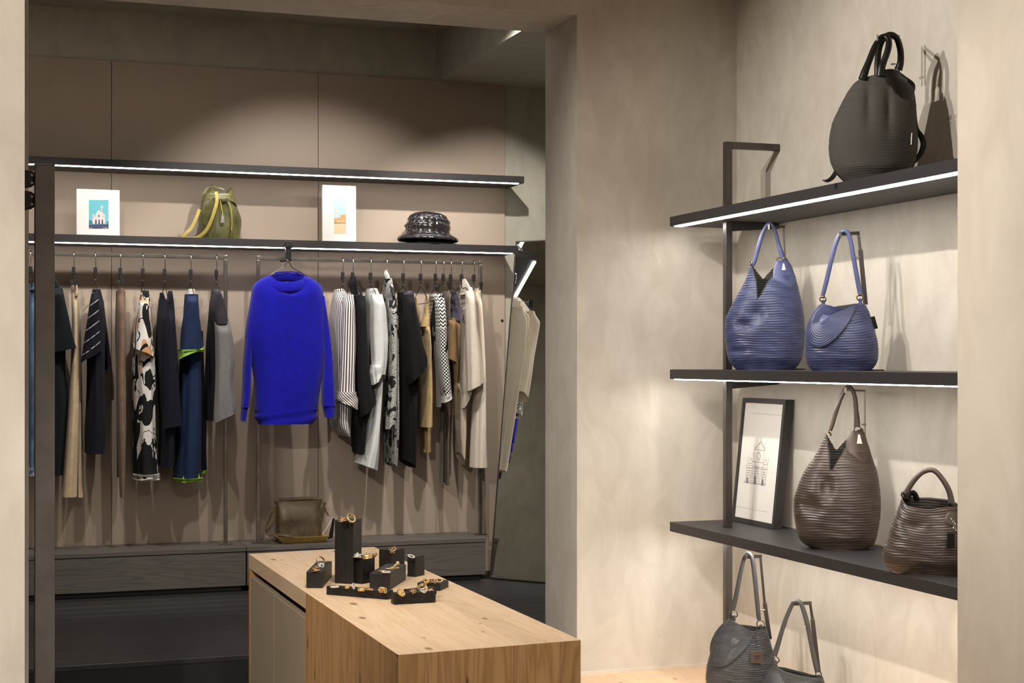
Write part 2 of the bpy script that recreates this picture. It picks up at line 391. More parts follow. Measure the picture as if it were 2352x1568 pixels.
# ------------------------------------------------------------------ hangers
def hanger(px, label, ztop, kind='wire', span=0.15, drop=0.05):
    """wire hanger on the rail, its arms across the rail; ztop = height of the shoulder / clip bar"""
    x = at_Y(px, 600, YR).x
    t = thing('clip_hanger' if kind == 'clip' else 'wire_hanger', label, 'hanger', (x, YR, ZR), 0, 'hangers on the rails')
    m = MB(); r = 0.0125
    hk = [(x, YR + r * math.cos(a), ZR + 0.0095 + 0.0025 + r * math.sin(a) - r) for a in np.linspace(math.pi * 1.02, 0.0, 10)]
    hk = [(x, YR + r, ZR - 0.006)] + hk[::-1] + [(x, YR - r, ZR - 0.02), (x + 0.004, YR - 0.006, ZR - 0.04), (x, YR, ZR - 0.062)]
    hk = [(x, YR + 0.0135 * math.cos(a), ZR + 0.0115 * math.sin(a) + 0.0005) for a in np.linspace(-0.5, math.pi, 12)] + [(x, YR - 0.0145, ZR - 0.02), (x + 0.002, YR - 0.007, ZR - 0.045), (x, YR, ZR - 0.065)]
    m.tube(spath(hk, 2), 0.0022, 6); mesh_obj('hook', m, WIRE, t)
    m = MB(); m.box((x - 0.0085, YR - 0.008, ZR - 0.098), (x + 0.0085, YR + 0.008, ZR - 0.062)); m.tube([(x, YR, ZR - 0.098), (x, YR, ZR - 0.118)], 0.005, 8); bev(mesh_obj('connector', m, BLK, t), 0.0015)
    zc = ZR - 0.116; m = MB()
    zt = max(min(ztop, zc - 0.02), zc - 0.16)
    if kind == 'clip':
        m.tube([(x, YR, zc), (x, YR, zt + 0.012)], 0.002, 6); m.tube([(x, YR - 0.13, zt + 0.012), (x, YR + 0.13, zt + 0.012)], 0.0024, 6); mesh_obj('crossbar', m, WIRE, t)
        for s in (-1, 1):
            m = MB(); y = YR + s * 0.115
            m.hexa([(x - .004, y - .014, zt - .014), (x + .004, y - .014, zt - .014), (x + .004, y + .014, zt - .014), (x - .004, y + .014, zt - .014)],
                   [(x - .011, y - .012, zt + .026), (x + .011, y - .012, zt + .026), (x + .011, y + .012, zt + .026), (x - .011, y + .012, zt + .026)])
            mesh_obj('clip', m, BLK, t)
    else:
        for s in (-1, 1):
            pth = spath([(x, YR, zc), (x, YR + s * 0.012, zc - 0.02), (x, YR + s * 0.05, (zc + zt) / 2 - .01), (x, YR + s * 0.09, zt - 0.004), (x, YR + s * span, zt - drop)], 3)
            m.tube(pth, 0.0021, 6)
        m.tube([(x, YR - span, zt - drop), (x, YR + span, zt - drop)], 0.002, 6)
        mesh_obj('arms', m, WIRE_D, t)
    return t

# ------------------------------------------------------------------ garments: lofts around the rail plane
def interp_rows(rows, n):
    rows = sorted(rows); y = np.array([r[0] for r in rows], float); a = np.array([r[1] for r in rows], float); b = np.array([r[2] for r in rows], float)
    yy = np.linspace(y[0], y[-1], n); A = np.interp(yy, y, a); B = np.interp(yy, y, b)
    for _ in range(2):
        A[1:-1] = (A[:-2] + 2 * A[1:-1] + A[2:]) / 4; B[1:-1] = (B[:-2] + 2 * B[1:-1] + B[2:]) / 4
    return yy, A, B
def cloth(m, rows, Y, depth, k=5, amp=0.14, ph=0.0, n=48, nr=34, hem=(0, 0), top=0.35, topn=0.12, e=0.85, open_=True, neck=None):
    yy, A, B = interp_rows(rows, nr); rs = []; uv = []; ucum = None
    for i in range(nr):
        t = i / (nr - 1)
        pa, pb = at_Y(A[i], yy[i], Y), at_Y(B[i], yy[i], Y)
        c = (pa + pb) / 2; hw = max((pb.x - pa.x) / 2, 0.004); tv = abs(c.x / c.y)
        b = depth * (top + (1 - top) * sm(t / topn))
        b = min(b, 0.93 * hw / max(tv, 0.03)); a = max(math.sqrt(max(hw * hw - (b * tv) ** 2, 0)), 0.28 * hw)
        g = min(1.0, t * 1.6) ** 0.8; ring = []
        for j in range(n):
            th = 2 * math.pi * j / n; cc, ss = math.cos(th), math.sin(th)
            x = a * math.copysign(abs(cc) ** e, cc); y = b * math.copysign(abs(ss) ** e, ss)
            f = 1 - amp * g * (0.5 - 0.5 * math.sin(k * th + ph + 1.2 * t)) - 0.5 * amp * g * (0.5 - 0.5 * math.sin((2 * k + 1) * th + ph * 2.3 - 1.7 * t))
            f *= 1 + 0.03 * math.sin(9 * t + 3 * cc + ph)
            hz = (hem[0] * (0.5 - 0.5 * cc) + hem[1] * (0.5 + 0.5 * cc)) * (c.y / FPX) * sm((t - 0.55) / 0.45)
            if neck: hz += neck[0] * (c.y / FPX) * math.exp(-(x / neck[1]) ** 2) * (0.5 - 0.5 * ss) * (1 - sm(t / neck[2]))
            ring.append(Vector((c.x + x * f, Y + y * f, c.z - hz)))
        rs.append(ring)
        if i == nr // 2 or ucum is None:
            d = [0.0]
            for j in range(1, n): d.append(d[-1] + (ring[j] - ring[j - 1]).length)
            ucum = d
    for r_ in rs: uv.append([(ucum[j], r_[j].z) for j in range(n)])
    if open_:
        last = rs[-1]; c = sum(last, Vector()) / n
        rs.append([c + (p - c) * 0.9 + Vector((0, 0, 0.004)) for p in last]); uv.append(uv[-1])
        rs.append([c + (p - c) * 0.82 + Vector((0, 0, 0.05)) for p in last]); uv.append(uv[-1])
    m.rings(rs, uv, neck is None); return m
LASTP = {}
UNDER = {'sleeve_trim': 'sleeve', 'cuff': 'sleeve', 'rolled_cuff': 'sleeve', 'turned_cuff': 'legs', 'side_stripe': 'legs', 'frayed_hem': 'body', 'neck_label': 'body'}
def part(name, mat, t, rows, Y, depth, label=None, smooth=60, **kw):
    if name in UNDER: t = LASTP[UNDER[name]]
    o = mesh_obj(name, cloth(MB(), rows, Y, depth, **kw), mat, t, smooth)
    LASTP[name] = o
    if label: o['label'] = label
    return o
def garment(name, label, cat, px, group):
    p = at_Y(px, 700, YR); return thing(name, label, cat, (p.x, YR, 1.5), 0, group)
GL, GR = 'clothes on the left rail', 'clothes on the right rail'
def ztop(py, px): return at_Y(px, py, YR).z

NAVY_D = cloth_mat('navy_black', rgb(25, 26, 38), var=0.15)
NAVY = cloth_mat('navy_jersey', rgb(32, 46, 78), var=0.12)
TEAL_D = cloth_mat('black_teal', rgb(20, 26, 30))
BEIGE = cloth_mat('beige_knit', rgb(206, 182, 150), weave=500)
BROWN = cloth_mat('brown_knit', rgb(122, 98, 82), weave=500, var=0.18)
BLACKC = cloth_mat('black_cloth', rgb(24, 24, 26), var=0.15)
CREAM = cloth_mat('cream_crepe', rgb(226, 212, 196), var=0.04)
GREYW = cloth_mat('grey_white_poplin', rgb(212, 212, 210), var=0.05)
TAN = cloth_mat('tan_lurex', rgb(196, 166, 116), weave=600, var=0.16)
GREYM = cloth_mat('grey_melange', rgb(84, 83, 84), kind='melange', c2=rgb(150, 148, 146))
CHAR = cloth_mat('charcoal_purple', rgb(62, 57, 62), var=0.12)
GREEN = cloth_mat('neon_green', rgb(150, 190, 60), weave=300, b=0.8)
PURP = cloth_mat('dull_purple', rgb(76, 70, 96))
BRTAN = cloth_mat('tan_brown', rgb(134, 104, 66))
BLUE = cloth_mat('cobalt_rib', rgb(23, 21, 168), kind='rib', weave=30, b=0.38, var=0.1)
def pattern(name, fn, rough=0.85):
    t = NT(name); t.set(Roughness=rough); t.b.inputs['Specular IOR Level'].default_value = 0.2; fn(t); return t.m
def f_stripe(t):
    v = t.n('ShaderNodeUVMap'); sx = t.n('ShaderNodeSeparateXYZ'); t.l(v.outputs[0], sx.inputs[0])
    k = t.math('FRACT', t.math('MULTIPLY', sx.outputs[0], 68.0)); t.col(t.ramp(k, [(0.0, rgb(236, 232, 230)), (0.56, rgb(70, 52, 54))], 'CONSTANT'))
STRIPE = pattern('dark_striped_cotton', f_stripe)
def f_cuff(t):
    v = t.n('ShaderNodeUVMap'); sx = t.n('ShaderNodeSeparateXYZ'); t.l(v.outputs[0], sx.inputs[0])
    k = t.math('FRACT', t.math('MULTIPLY', t.math('ADD', sx.outputs[0], sx.outputs[1]), 62.0)); t.col(t.ramp(k, [(0.0, rgb(236, 232, 230)), (0.56, rgb(70, 52, 54))], 'CONSTANT'))
STRIPE_C = pattern('dark_striped_cuff', f_cuff)
def f_navystripe(t):
    v = t.coord('Object', (1, 1, 1), (0, R(38), 0)); sx = t.n('ShaderNodeSeparateXYZ'); t.l(v, sx.inputs[0])
    k = t.math('FRACT', t.math('MULTIPLY', sx.outputs[2], 24.0)); n = t.math('GREATER_THAN', t.noise(t.coord(), 90, 2), 0.40)
    s = t.math('MULTIPLY', t.math('LESS_THAN', k, 0.10), n); t.col(t.mix(s, rgb(22, 22, 34), rgb(190, 190, 196)))
NSTRIPE = pattern('navy_white_brush_stripe', f_navystripe)
def f_print(t):
    v = t.coord('Object', (1, 1, 0.62))
    n1 = t.n('ShaderNodeTexNoise'); n1.inputs['Scale'].default_value = 10; n1.inputs['Detail'].default_value = 0.8; n1.inputs['Distortion'].default_value = 1.1; t.l(v, n1.inputs['Vector'])
    zz = t.n('ShaderNodeSeparateXYZ'); t.l(t.coord(), zz.inputs[0]); fz = t.math('ADD', n1.outputs['Fac'], t.math('MULTIPLY', t.math('ADD', zz.outputs[2], 0.24), 0.30))
    base = t.ramp(fz, [(0.0, rgb(34, 33, 34)), (0.40, rgb(232, 228, 222)), (0.57, rgb(214, 160, 116)), (0.66, rgb(236, 232, 226)), (0.72, rgb(206, 160, 70))], 'CONSTANT')
    v2 = t.coord('Object', (1, 1, 0.7)); n2 = t.n('ShaderNodeTexNoise'); n2.inputs['Scale'].default_value = 6; n2.inputs['Detail'].default_value = 1.5; n2.inputs['Distortion'].default_value = 2.0; t.l(v2, n2.inputs['Vector'])
    line = t.math('LESS_THAN', t.math('ABSOLUTE', t.math('SUBTRACT', n2.outputs['Fac'], 0.5)), 0.013)
    t.col(t.mix(line, base, rgb(30, 29, 30)))
PRINT = pattern('painterly_print', f_print)
def f_lace(t):
    a = t.noise(t.coord('Object', (1, 1, 0.8)), 16, 2, 0.5, 1.0); b = t.noise(t.coord('Object', (1, 1, 1.0)), 330, 3, 0.8)
    k = t.math('MULTIPLY', t.math('GREATER_THAN', a, 0.43), t.math('GREATER_THAN', b, 0.49))
    t.col(t.mix(k, rgb(38, 38, 40), rgb(214, 212, 206)))
LACE = pattern('black_white_lace', f_lace)
def f_zig(t):
    v = t.n('ShaderNodeUVMap'); sx = t.n('ShaderNodeSeparateXYZ'); t.l(v.outputs[0], sx.inputs[0])
    tri = t.math('ABSOLUTE', t.math('SUBTRACT', t.math('FRACT', t.math('MULTIPLY', sx.outputs[0], 42.0)), 0.5))
    k = t.math('FRACT', t.math('ADD', t.math('MULTIPLY', sx.outputs[1], 52.0), t.math('MULTIPLY', tri, 1.3)))
    z = t.math('LESS_THAN', k, 0.55)
    ck = t.n('ShaderNodeTexChecker'); ck.inputs['Scale'].default_value = 115; t.l(v.outputs[0], ck.inputs['Vector'])
    low = t.math('LESS_THAN', sx.outputs[1], 1.32)
    patch = t.math('GREATER_THAN', t.noise(t.coord('Object', (1, 1, .7)), 9, 1, .4, .6), 0.60)
    f = t.mix(low, t.mix(z, rgb(28, 28, 30), rgb(232, 230, 226)), t.mix(ck.outputs['Fac'], rgb(28, 28, 30), rgb(226, 224, 220)))
    t.col(t.mix(patch, f, rgb(40, 40, 42)))
ZIG = pattern('black_white_zigzag', f_zig)
def f_denim(t):
    f = t.noise(t.coord('Object', (1, 1, .5)), 22, 5); t.col(t.ramp(f, [(0.3, rgb(66, 84, 112)), (0.7, rgb(116, 138, 166))])); t.bump(t.noise(t.coord(), 700, 2), 0.3, 0.001)
DENIM = pattern('washed_denim', f_denim)

D = 0.15
# --- left rail
g = garment('blue_jeans', 'washed blue jeans clipped at the far left end of the rail', 'jeans', 76, GL)
part('legs', DENIM, g, [(660, 65, 81), (700, 63, 84), (850, 62, 85), (1000, 62, 84), (1080, 63, 82)], YR, 0.12, k=4, ph=1)
part('waistband', DENIM, g, [(652, 66, 80), (668, 65, 81)], YR, 0.122, nr=6, amp=0.02, open_=False, top=1)
part('turned_cuff', cloth_mat('pale_denim', rgb(150, 164, 184)), g, [(1072, 62, 83), (1090, 62, 83)], YR, 0.122, nr=6, amp=0.05, top=1)
hanger(70, 'clip hanger holding the blue jeans', ztop(650, 70), 'clip')
g = garment('dark_jumpsuit', 'black teal short sleeved jumpsuit half behind the near steel post', 'dress', 118, GL)
part('body', TEAL_D, g, [(652, 100, 130), (672, 94, 142), (720, 92, 150), (800, 92, 152), (850, 98, 149), (885, 100, 152), (910, 98, 160), (960, 96, 156), (1089, 96, 146)], YR, D, k=4, ph=.4)
part('sleeve', TEAL_D, g, [(662, 118, 144), (700, 116, 153), (750, 114, 163), (804, 112, 177)], YR - 0.12, 0.075, k=3, amp=0.08, hem=(8, -6))
part('collar', TEAL_D, g, [(644, 106, 132), (664, 100, 140)], YR, 0.09, nr=6, amp=.03, open_=False, top=.8)
hanger(112, 'wire hanger holding the black teal jumpsuit', ztop(648, 112))
g = garment('beige_knit_trousers', 'long pale beige knit trousers hanging from a clip', 'trousers', 170, GL)
part('front_leg', BEIGE, g, [(672, 164, 179), (760, 165, 180), (850, 162, 182), (950, 155, 182), (1050, 147, 180), (1140, 141, 178)], YR - 0.07, 0.06, k=3, ph=.5, amp=.1)
part('rear_leg', BEIGE, g, [(672, 168, 181), (800, 170, 184), (950, 172, 187), (1140, 174, 191)], YR + 0.05, 0.07, k=3, ph=2, amp=.1)
part('ribbed_waistband', cloth_mat('beige_rib', rgb(212, 188, 158), kind='rib', weave=40, b=.6), g, [(656, 162, 177), (668, 163, 180), (682, 166, 179)], YR, 0.12, nr=9, amp=0.03, open_=False, top=1)
hanger(169, 'clip hanger holding the beige knit trousers', ztop(652, 169), 'clip')
g = garment('navy_striped_dress', 'navy dress with white brush stripes on its short sleeve', 'dress', 220, GL)
part('body', NAVY_D, g, [(665, 212, 231), (690, 206, 238), (740, 200, 242), (800, 199, 240), (900, 197, 241), (980, 195, 245), (1040, 194, 240)], YR, D, k=4, ph=2.2)
part('sleeve', NSTRIPE, g, [(672, 211, 226), (720, 203, 228), (780, 192, 231), (838, 182, 236)], YR - 0.13, 0.07, k=3, amp=0.10, hem=(-4, -32))
part('sleeve', NAVY_D, g, [(690, 226, 238), (740, 230, 244), (800, 236, 252), (845, 241, 256)], YR + 0.10, 0.07, k=3, amp=0.1, hem=(4, -6))
hanger(219, 'wire hanger holding the navy dress with striped sleeve', ztop(662, 219))
g = garment('brown_knit_leggings', 'narrow brown knit leggings clipped left of the printed dress', 'trousers', 277, GL)
part('front_leg', BROWN, g, [(662, 270, 285), (720, 267, 289), (850, 266, 290), (1000, 268, 290), (1090, 272, 288), (1142, 275, 286)], YR - 0.06, 0.06, k=3, amp=.12)
part('rear_leg', cloth_mat('dark_brown_knit', rgb(92, 74, 62), weave=500), g, [(668, 266, 288), (760, 264, 289), (950, 266, 288), (1095, 268, 284)], YR + 0.06, 0.06, k=3, ph=2)
hanger(276, 'clip hanger holding the brown knit leggings', ztop(652, 276), 'clip')
g = garment('printed_dress', 'white dress with orange and black painterly print', 'dress', 333, GL)
part('body', PRINT, g, [(672, 322, 343), (700, 318, 347), (760, 310, 350), (830, 303, 357), (950, 304, 359), (1060, 305, 363), (1095, 306, 366)], YR, D, k=4, ph=.8, amp=.1)
part('sleeve', PRINT, g, [(690, 320, 342), (730, 312, 345), (780, 304, 351), (806, 302, 357)], YR - 0.12, 0.08, k=3, amp=.08, hem=(-8, 14))
part('collar', cloth_mat('black_collar', rgb(40, 40, 40)), g, [(668, 324, 342), (686, 322, 344)], YR, 0.07, nr=6, amp=.03, open_=False, top=.9)
part('frayed_hem', cloth_mat('white_fray', rgb(230, 226, 220), weave=300, b=.8), g, [(1086, 305, 366), (1099, 304, 368)], YR, D + .004, nr=6, amp=.1, k=4, ph=1.6, top=1)
hanger(328, 'wire hanger holding the white printed dress', ztop(672, 328))
g = garment('navy_vest_dress', 'very dark navy dress with two raised shoulders', 'dress', 384, GL)
part('body', NAVY_D, g, [(688, 364, 398), (720, 361, 402), (790, 357, 407), (880, 360, 408), (980, 366, 406), (1068, 364, 401)], YR, D, k=5, ph=1.3)
part('shoulder', NAVY_D, g, [(672, 367, 375), (690, 365, 382), (712, 363, 390)], YR + 0.09, 0.05, nr=12, amp=.05, k=3, open_=False)
part('shoulder', NAVY_D, g, [(668, 386, 396), (690, 382, 399), (720, 376, 402)], YR - 0.09, 0.05, nr=12, amp=.05, k=3, open_=False)
part('sleeve', NAVY_D, g, [(710, 383, 401), (800, 378, 407), (900, 374, 413), (978, 374, 418)], YR - 0.13, 0.05, k=3, amp=.12, ph=1, hem=(6, -2))
hanger(378, 'wire hanger holding the very dark navy dress', ztop(672, 378))
g = garment('navy_green_trim_dress', 'blue navy dress with neon green frayed hems', 'dress', 440, GL)
part('body', NAVY, g, [(676, 424, 455), (720, 420, 458), (800, 415, 462), (900, 408, 464), (1000, 401, 465), (1098, 397, 464)], YR - 0.01, D, k=4, ph=.2, amp=.12)
part('back_panel', NAVY_D, g, [(760, 452, 466), (900, 454, 472), (1000, 456, 474), (1082, 458, 476)], YR + 0.12, 0.04, k=3)
part('sleeve', NAVY, g, [(680, 426, 452), (720, 422, 458), (770, 414, 464), (806, 409, 469)], YR - 0.14, 0.07, k=3, amp=.07, hem=(8, -8), label='short flared navy sleeve')
part('sleeve_trim', GREEN, g, [(803, 408, 470), (811, 407, 471)], YR - 0.14, 0.074, nr=6, k=3, amp=.09, hem=(14, -14), top=1)
part('hem_trim', GREEN, g, [(1095, 396, 465), (1103, 396, 465)], YR - 0.01, D + .004, nr=6, k=4, ph=1.4, amp=.12, top=1)
part('hem_trim', GREEN, g, [(1079, 458, 477), (1086, 458, 477)], YR + 0.12, 0.042, nr=5, k=3, top=1)
part('neck_label', WHITE, g, [(664, 432, 447), (676, 430, 448)], YR - 0.02, 0.05, nr=5, amp=.02, open_=False, top=1)
hanger(438, 'wire hanger holding the green trimmed navy dress', ztop(668, 438))
g = garment('grey_black_jacket', 'black jacket with grey knit sleeve at the rail end', 'jacket', 497, GL)
part('body', BLACKC, g, [(668, 485, 506), (720, 478, 512), (800, 472, 514), (900, 470, 512), (965, 471, 506)], YR, D, k=4, ph=.9)
part('sleeve', GREYM, g, [(738, 492, 528), (780, 493, 535), (830, 492, 539), (880, 490, 536), (936, 488, 543), (955, 488, 542)], YR - 0.13, 0.07, k=3, amp=.16, ph=2, hem=(16, -8))
part('shoulder', CHAR, g, [(664, 487, 504), (690, 482, 515), (720, 480, 521), (745, 486, 527)], YR - 0.08, 0.10, nr=16, k=3, amp=.05, open_=False)
hanger(497, 'wire hanger holding the grey and black jacket', ztop(664, 497))
# --- right rail
g = garment('striped_shirt', 'white shirt with dark vertical stripes and a rolled cuff', 'shirt', 790, GR)
part('body', STRIPE, g, [(668, 767, 792), (690, 761, 808), (720, 757, 814), (800, 756, 812), (900, 756, 812), (985, 757, 806), (1000, 776, 806)], YR, D, k=3, ph=.5, amp=.10)
part('sleeve', STRIPE, g, [(676, 788, 812), (710, 783, 816), (800, 779, 817), (880, 776, 816), (912, 774, 816)], YR - 0.13, 0.06, k=3, amp=.10, ph=1.2)
part('rolled_cuff', STRIPE_C, g, [(900, 770, 818), (918, 768, 823), (934, 772, 823)], YR - 0.13, 0.07, nr=9, k=3, amp=.06, hem=(-14, 8), top=1)
part('collar', STRIPE, g, [(664, 768, 789), (676, 766, 794)], YR, 0.06, nr=6, amp=.03, open_=False, top=.9)
hanger(787, 'wire hanger holding the striped shirt', ztop(668, 787))
g = garment('black_high_neck_top', 'black long sleeved top with an upright neck', 'top', 820, GR)
part('body', BLACKC, g, [(660, 806, 826), (690, 806, 838), (780, 808, 840), (900, 806, 845), (1000, 806, 842), (1040, 808, 838)], YR, D, k=4, ph=.3)
part('sleeve', BLACKC, g, [(680, 818, 839), (745, 817, 843), (840, 818, 848), (893, 820, 853), (930, 822, 864), (948, 826, 860)], YR - 0.13, 0.06, k=3, amp=.12, hem=(10, -16))
part('neck', BLACKC, g, [(636, 804, 817), (650, 800, 820), (668, 806, 826), (690, 806, 834)], YR, 0.07, nr=14, k=3, amp=.05, open_=False, top=.9)
hanger(810, 'wire hanger holding the black high neck top', ztop(655, 810))
g = garment('grey_white_shirt', 'pale grey white long shirt with rolled up sleeve', 'shirt', 860, GR)
part('body', GREYW, g, [(668, 841, 866), (690, 838, 880), (760, 840, 886), (850, 842, 882), (940, 836, 877), (1030, 822, 873), (1068, 812, 868)], YR, D, k=4, ph=.9, hem=(-6, 12))
part('sleeve', GREYW, g, [(676, 852, 878), (710, 850, 888), (780, 848, 893), (830, 850, 891), (860, 852, 886)], YR - 0.13, 0.065, k=3, amp=.12, ph=.4)
part('rolled_cuff', GREYW, g, [(838, 849, 876), (856, 847, 881), (880, 851, 874)], YR - 0.15, 0.06, nr=12, k=4, amp=.18, hem=(4, -10), top=.8)
part('collar', GREYW, g, [(663, 842, 866), (678, 840, 872)], YR, 0.065, nr=6, amp=.03, open_=False, top=.9)
hanger(851, 'wire hanger holding the grey white shirt', ztop(668, 851))
g = garment('lace_blouse', 'black and white lacy long blouse with white peaked neck', 'blouse', 895, GR)
part('body', LACE, g, [(640, 884, 900), (672, 875, 904), (710, 882, 914), (800, 890, 916), (900, 880, 916), (1000, 878, 917), (1066, 882, 913)], YR, D, k=5, ph=.4, hem=(-4, 6))
part('sleeve', LACE, g, [(690, 890, 911), (800, 893, 915), (900, 890, 914), (985, 884, 912)], YR - 0.13, 0.05, k=3, amp=.14)
part('neck', WHITE, g, [(621, 883, 888), (630, 882, 893), (640, 886, 896)], YR - 0.03, 0.03, nr=8, amp=.02, open_=False)
hanger(888, 'wire hanger holding the lacy blouse', ztop(632, 888))
g = garment('black_kimono_top', 'black kimono sleeved dress with a pointed sleeve', 'dress', 935, GR)
part('body', BLACKC, g, [(672, 912, 950), (720, 914, 957), (800, 914, 962), (870, 914, 960), (960, 915, 958), (1066, 917, 957)], YR, D, k=5, ph=1.1, hem=(-10, 8))
part('sleeve', BLACKC, g, [(676, 926, 950), (730, 925, 960), (790, 927, 972), (838, 930, 983), (858, 936, 983)], YR - 0.14, 0.07, k=3, amp=.1, hem=(26, -22))
part('shoulder', PURP, g, [(668, 930, 945), (680, 926, 951), (694, 926, 953)], YR - 0.10, 0.06, nr=8, amp=.03, k=3, open_=False)
hanger(926, 'wire hanger holding the black kimono dress', ztop(670, 926))
g = garment('gold_knit_dress', 'sandy gold knit dress with thin straps', 'dress', 975, GR)
part('body', TAN, g, [(740, 963, 986), (800, 961, 992), (900, 960, 995), (978, 959, 995)], YR - .02, 0.12, k=3, ph=.5, amp=.1, hem=(2, 0))
part('underlayer', TAN, g, [(880, 966, 990), (980, 966, 991), (1038, 967, 991)], YR + .08, 0.05, k=3)
part('strap', TAN, g, [(680, 953, 957), (710, 954, 962), (745, 962, 970)], YR + .06, 0.02, nr=12, amp=.02, open_=False)
part('strap', TAN, g, [(676, 978, 983), (710, 974, 986), (750, 966, 988)], YR - .06, 0.03, nr=12, amp=.02, open_=False)
hanger(966, 'wire hanger holding the sandy gold dress', ztop(676, 966))
g = garment('zigzag_cardigan', 'black and white zigzag patterned cardigan', 'cardigan', 1005, GR)
part('body', ZIG, g, [(674, 988, 1016), (700, 985, 1022), (780, 986, 1024), (860, 988, 1020), (934, 994, 1014)], YR, D, k=3, ph=.2, amp=.08)
part('sleeve', ZIG, g, [(684, 998, 1021), (740, 1000, 1027), (820, 1002, 1030), (880, 1008, 1036), (914, 1015, 1038)], YR - 0.13, 0.055, k=3, amp=.08, hem=(6, -6))
part('cuff', cloth_mat('white_cuff', rgb(226, 224, 220), weave=300), g, [(905, 1013, 1038), (919, 1014, 1039)], YR - .13, .058, nr=6, amp=.08, hem=(6, -6), top=1)
hanger(1000, 'wire hanger holding the zigzag cardigan', ztop(674, 1000))
g = garment('brown_stripe_trousers', 'grey brown trousers with a dark side stripe on a clip', 'trousers', 1022, GR)
part('legs', cloth_mat('grey_brown', rgb(110, 96, 84)), g, [(668, 1018, 1033), (760, 1014, 1036), (900, 1012, 1036), (1020, 1011, 1033), (1112, 1010, 1034)], YR + 0.02, 0.12, k=3, ph=1)
part('side_stripe', cloth_mat('dark_stripe', rgb(40, 36, 34)), g, [(930, 1019, 1023), (1108, 1018, 1022)], YR - 0.085, 0.02, nr=14, amp=.02, open_=False)
hanger(1018, 'clip hanger holding the grey brown trousers', ztop(660, 1018), 'clip')
g = garment('colour_block_jacket', 'short jacket, purple shoulders over a tan brown lower half', 'jacket', 1040, GR)
part('body', BRTAN, g, [(730, 1030, 1057), (800, 1026, 1056), (880, 1030, 1051), (952, 1032, 1049)], YR - .01, 0.12, k=3, ph=.6, amp=.1)
part('yoke', PURP, g, [(671, 1036, 1052), (690, 1034, 1056), (737, 1029, 1059)], YR - .01, 0.13, nr=14, k=3, amp=.05, open_=False)
part('sleeve', BRTAN, g, [(735, 1028, 1046), (790, 1025, 1048), (826, 1024, 1050)], YR - .13, .05, k=3, amp=.08, hem=(-4, 10))
hanger(1035, 'wire hanger holding the purple and tan jacket', ztop(668, 1035))
g = garment('cream_cape_blouse', 'cream cape blouse with pointed hems near the rail end', 'blouse', 1075, GR)
part('body', CREAM, g, [(660, 1058, 1084), (700, 1056, 1093), (780, 1054, 1098), (850, 1052, 1100), (905, 1050, 1080)], YR, .13, k=4, ph=.4, amp=.1, hem=(34, -14))
part('sleeve', CREAM, g, [(668, 1068, 1089), (745, 1070, 1096), (820, 1070, 1106), (884, 1071, 1112)], YR - .13, .06, k=3, amp=.12, hem=(14, -8))
part('neck', CREAM, g, [(641, 1060, 1069), (655, 1057, 1078), (676, 1056, 1088)], YR - .02, .10, nr=12, k=3, amp=.04, open_=False)
part('underlayer', cloth_mat('beige_satin', rgb(196, 178, 158), .6), g, [(880, 1046, 1076), (980, 1043, 1074), (1052, 1046, 1070)], YR + .06, .08, k=3, hem=(-14, 16))
hanger(1060, 'wire hanger holding the cream cape blouse', ztop(655, 1060))
g = garment('cream_trousers', 'wide cream trousers clipped at the right rail end', 'trousers', 1096, GR)
part('front_leg', CREAM, g, [(672, 1088, 1105), (745, 1088, 1110), (832, 1086, 1116), (930, 1082, 1117), (1010, 1078, 1119), (1072, 1076, 1121)], YR - .04, .09, k=4, ph=.3, amp=.12)
part('rear_leg', CREAM, g, [(676, 1092, 1107), (830, 1094, 1114), (1064, 1094, 1118)], YR + .08, .06, k=3)
part('gathered_waist', CREAM, g, [(662, 1088, 1104), (680, 1087, 1107)], YR, .11, nr=7, k=9, amp=.1, open_=False, top=1)
hanger(1088, 'clip hanger holding the cream trousers', ztop(652, 1088), 'clip')

# --- cobalt jumper shown face on from a clamp on the rail
YS = 7.80
p0 = at_Y(661, 800, YS)
g = thing('cobalt_jumper', 'cobalt blue ribbed jumper hung face on before the rail', 'jumper', (p0.x, YS, 1.2))
part('body', BLUE, g, [(630, 616, 704), (638, 604, 717), (650, 583, 737), (660, 577, 743), (690, 572, 748), (740, 566, 752), (780, 564, 751), (800, 570, 749), (830, 577, 745), (880, 582, 740), (930, 584, 733), (946, 585, 728)], YS, .085, k=6, amp=.03, top=.62, topn=.15, e=.75, n=72, nr=48, open_=False, neck=(36, .075, .20))
part('hem_band', BLUE, g, [(940, 583.4, 729.5), (958, 586, 727), (975, 592, 720)], YS, .0865, k=6, amp=.012, n=72, nr=8, e=.75, top=1, hem=(-2, -2))
part('sleeve', BLUE, g, [(735, 569, 581), (760, 565, 582), (785, 562, 580), (840, 558, 578), (900, 555, 577), (935, 553, 573)], YS, .05, k=3, amp=.08, ph=.3)
part('cuff', BLUE, g, [(932, 554, 571), (950, 553, 568), (966, 553, 565)], YS, .04, k=3, amp=.05, nr=8, top=1)
part('sleeve', BLUE, g, [(680, 733, 746), (710, 735, 750), (740, 736, 755), (790, 740, 761), (840, 740, 766), (890, 737, 769), (932, 738, 770)], YS - .03, .05, k=3, amp=.08, ph=1.3)
part('cuff', BLUE, g, [(928, 740, 769), (945, 743, 769), (958, 745, 768)], YS - .03, .04, k=3, amp=.05, nr=8, top=1)
pts = []
for i in range(28):
    a = 2 * math.pi * i / 28; fr = 0.5 - 0.5 * math.sin(a)         # fr = 1 at the front
    q = at_Y(660 + 44 * math.cos(a), 634 + 24 * fr ** 1.2, YS - 0.074 * fr + 0.040 * (1 - fr)); pts.append(q)
m = MB(); rs = []
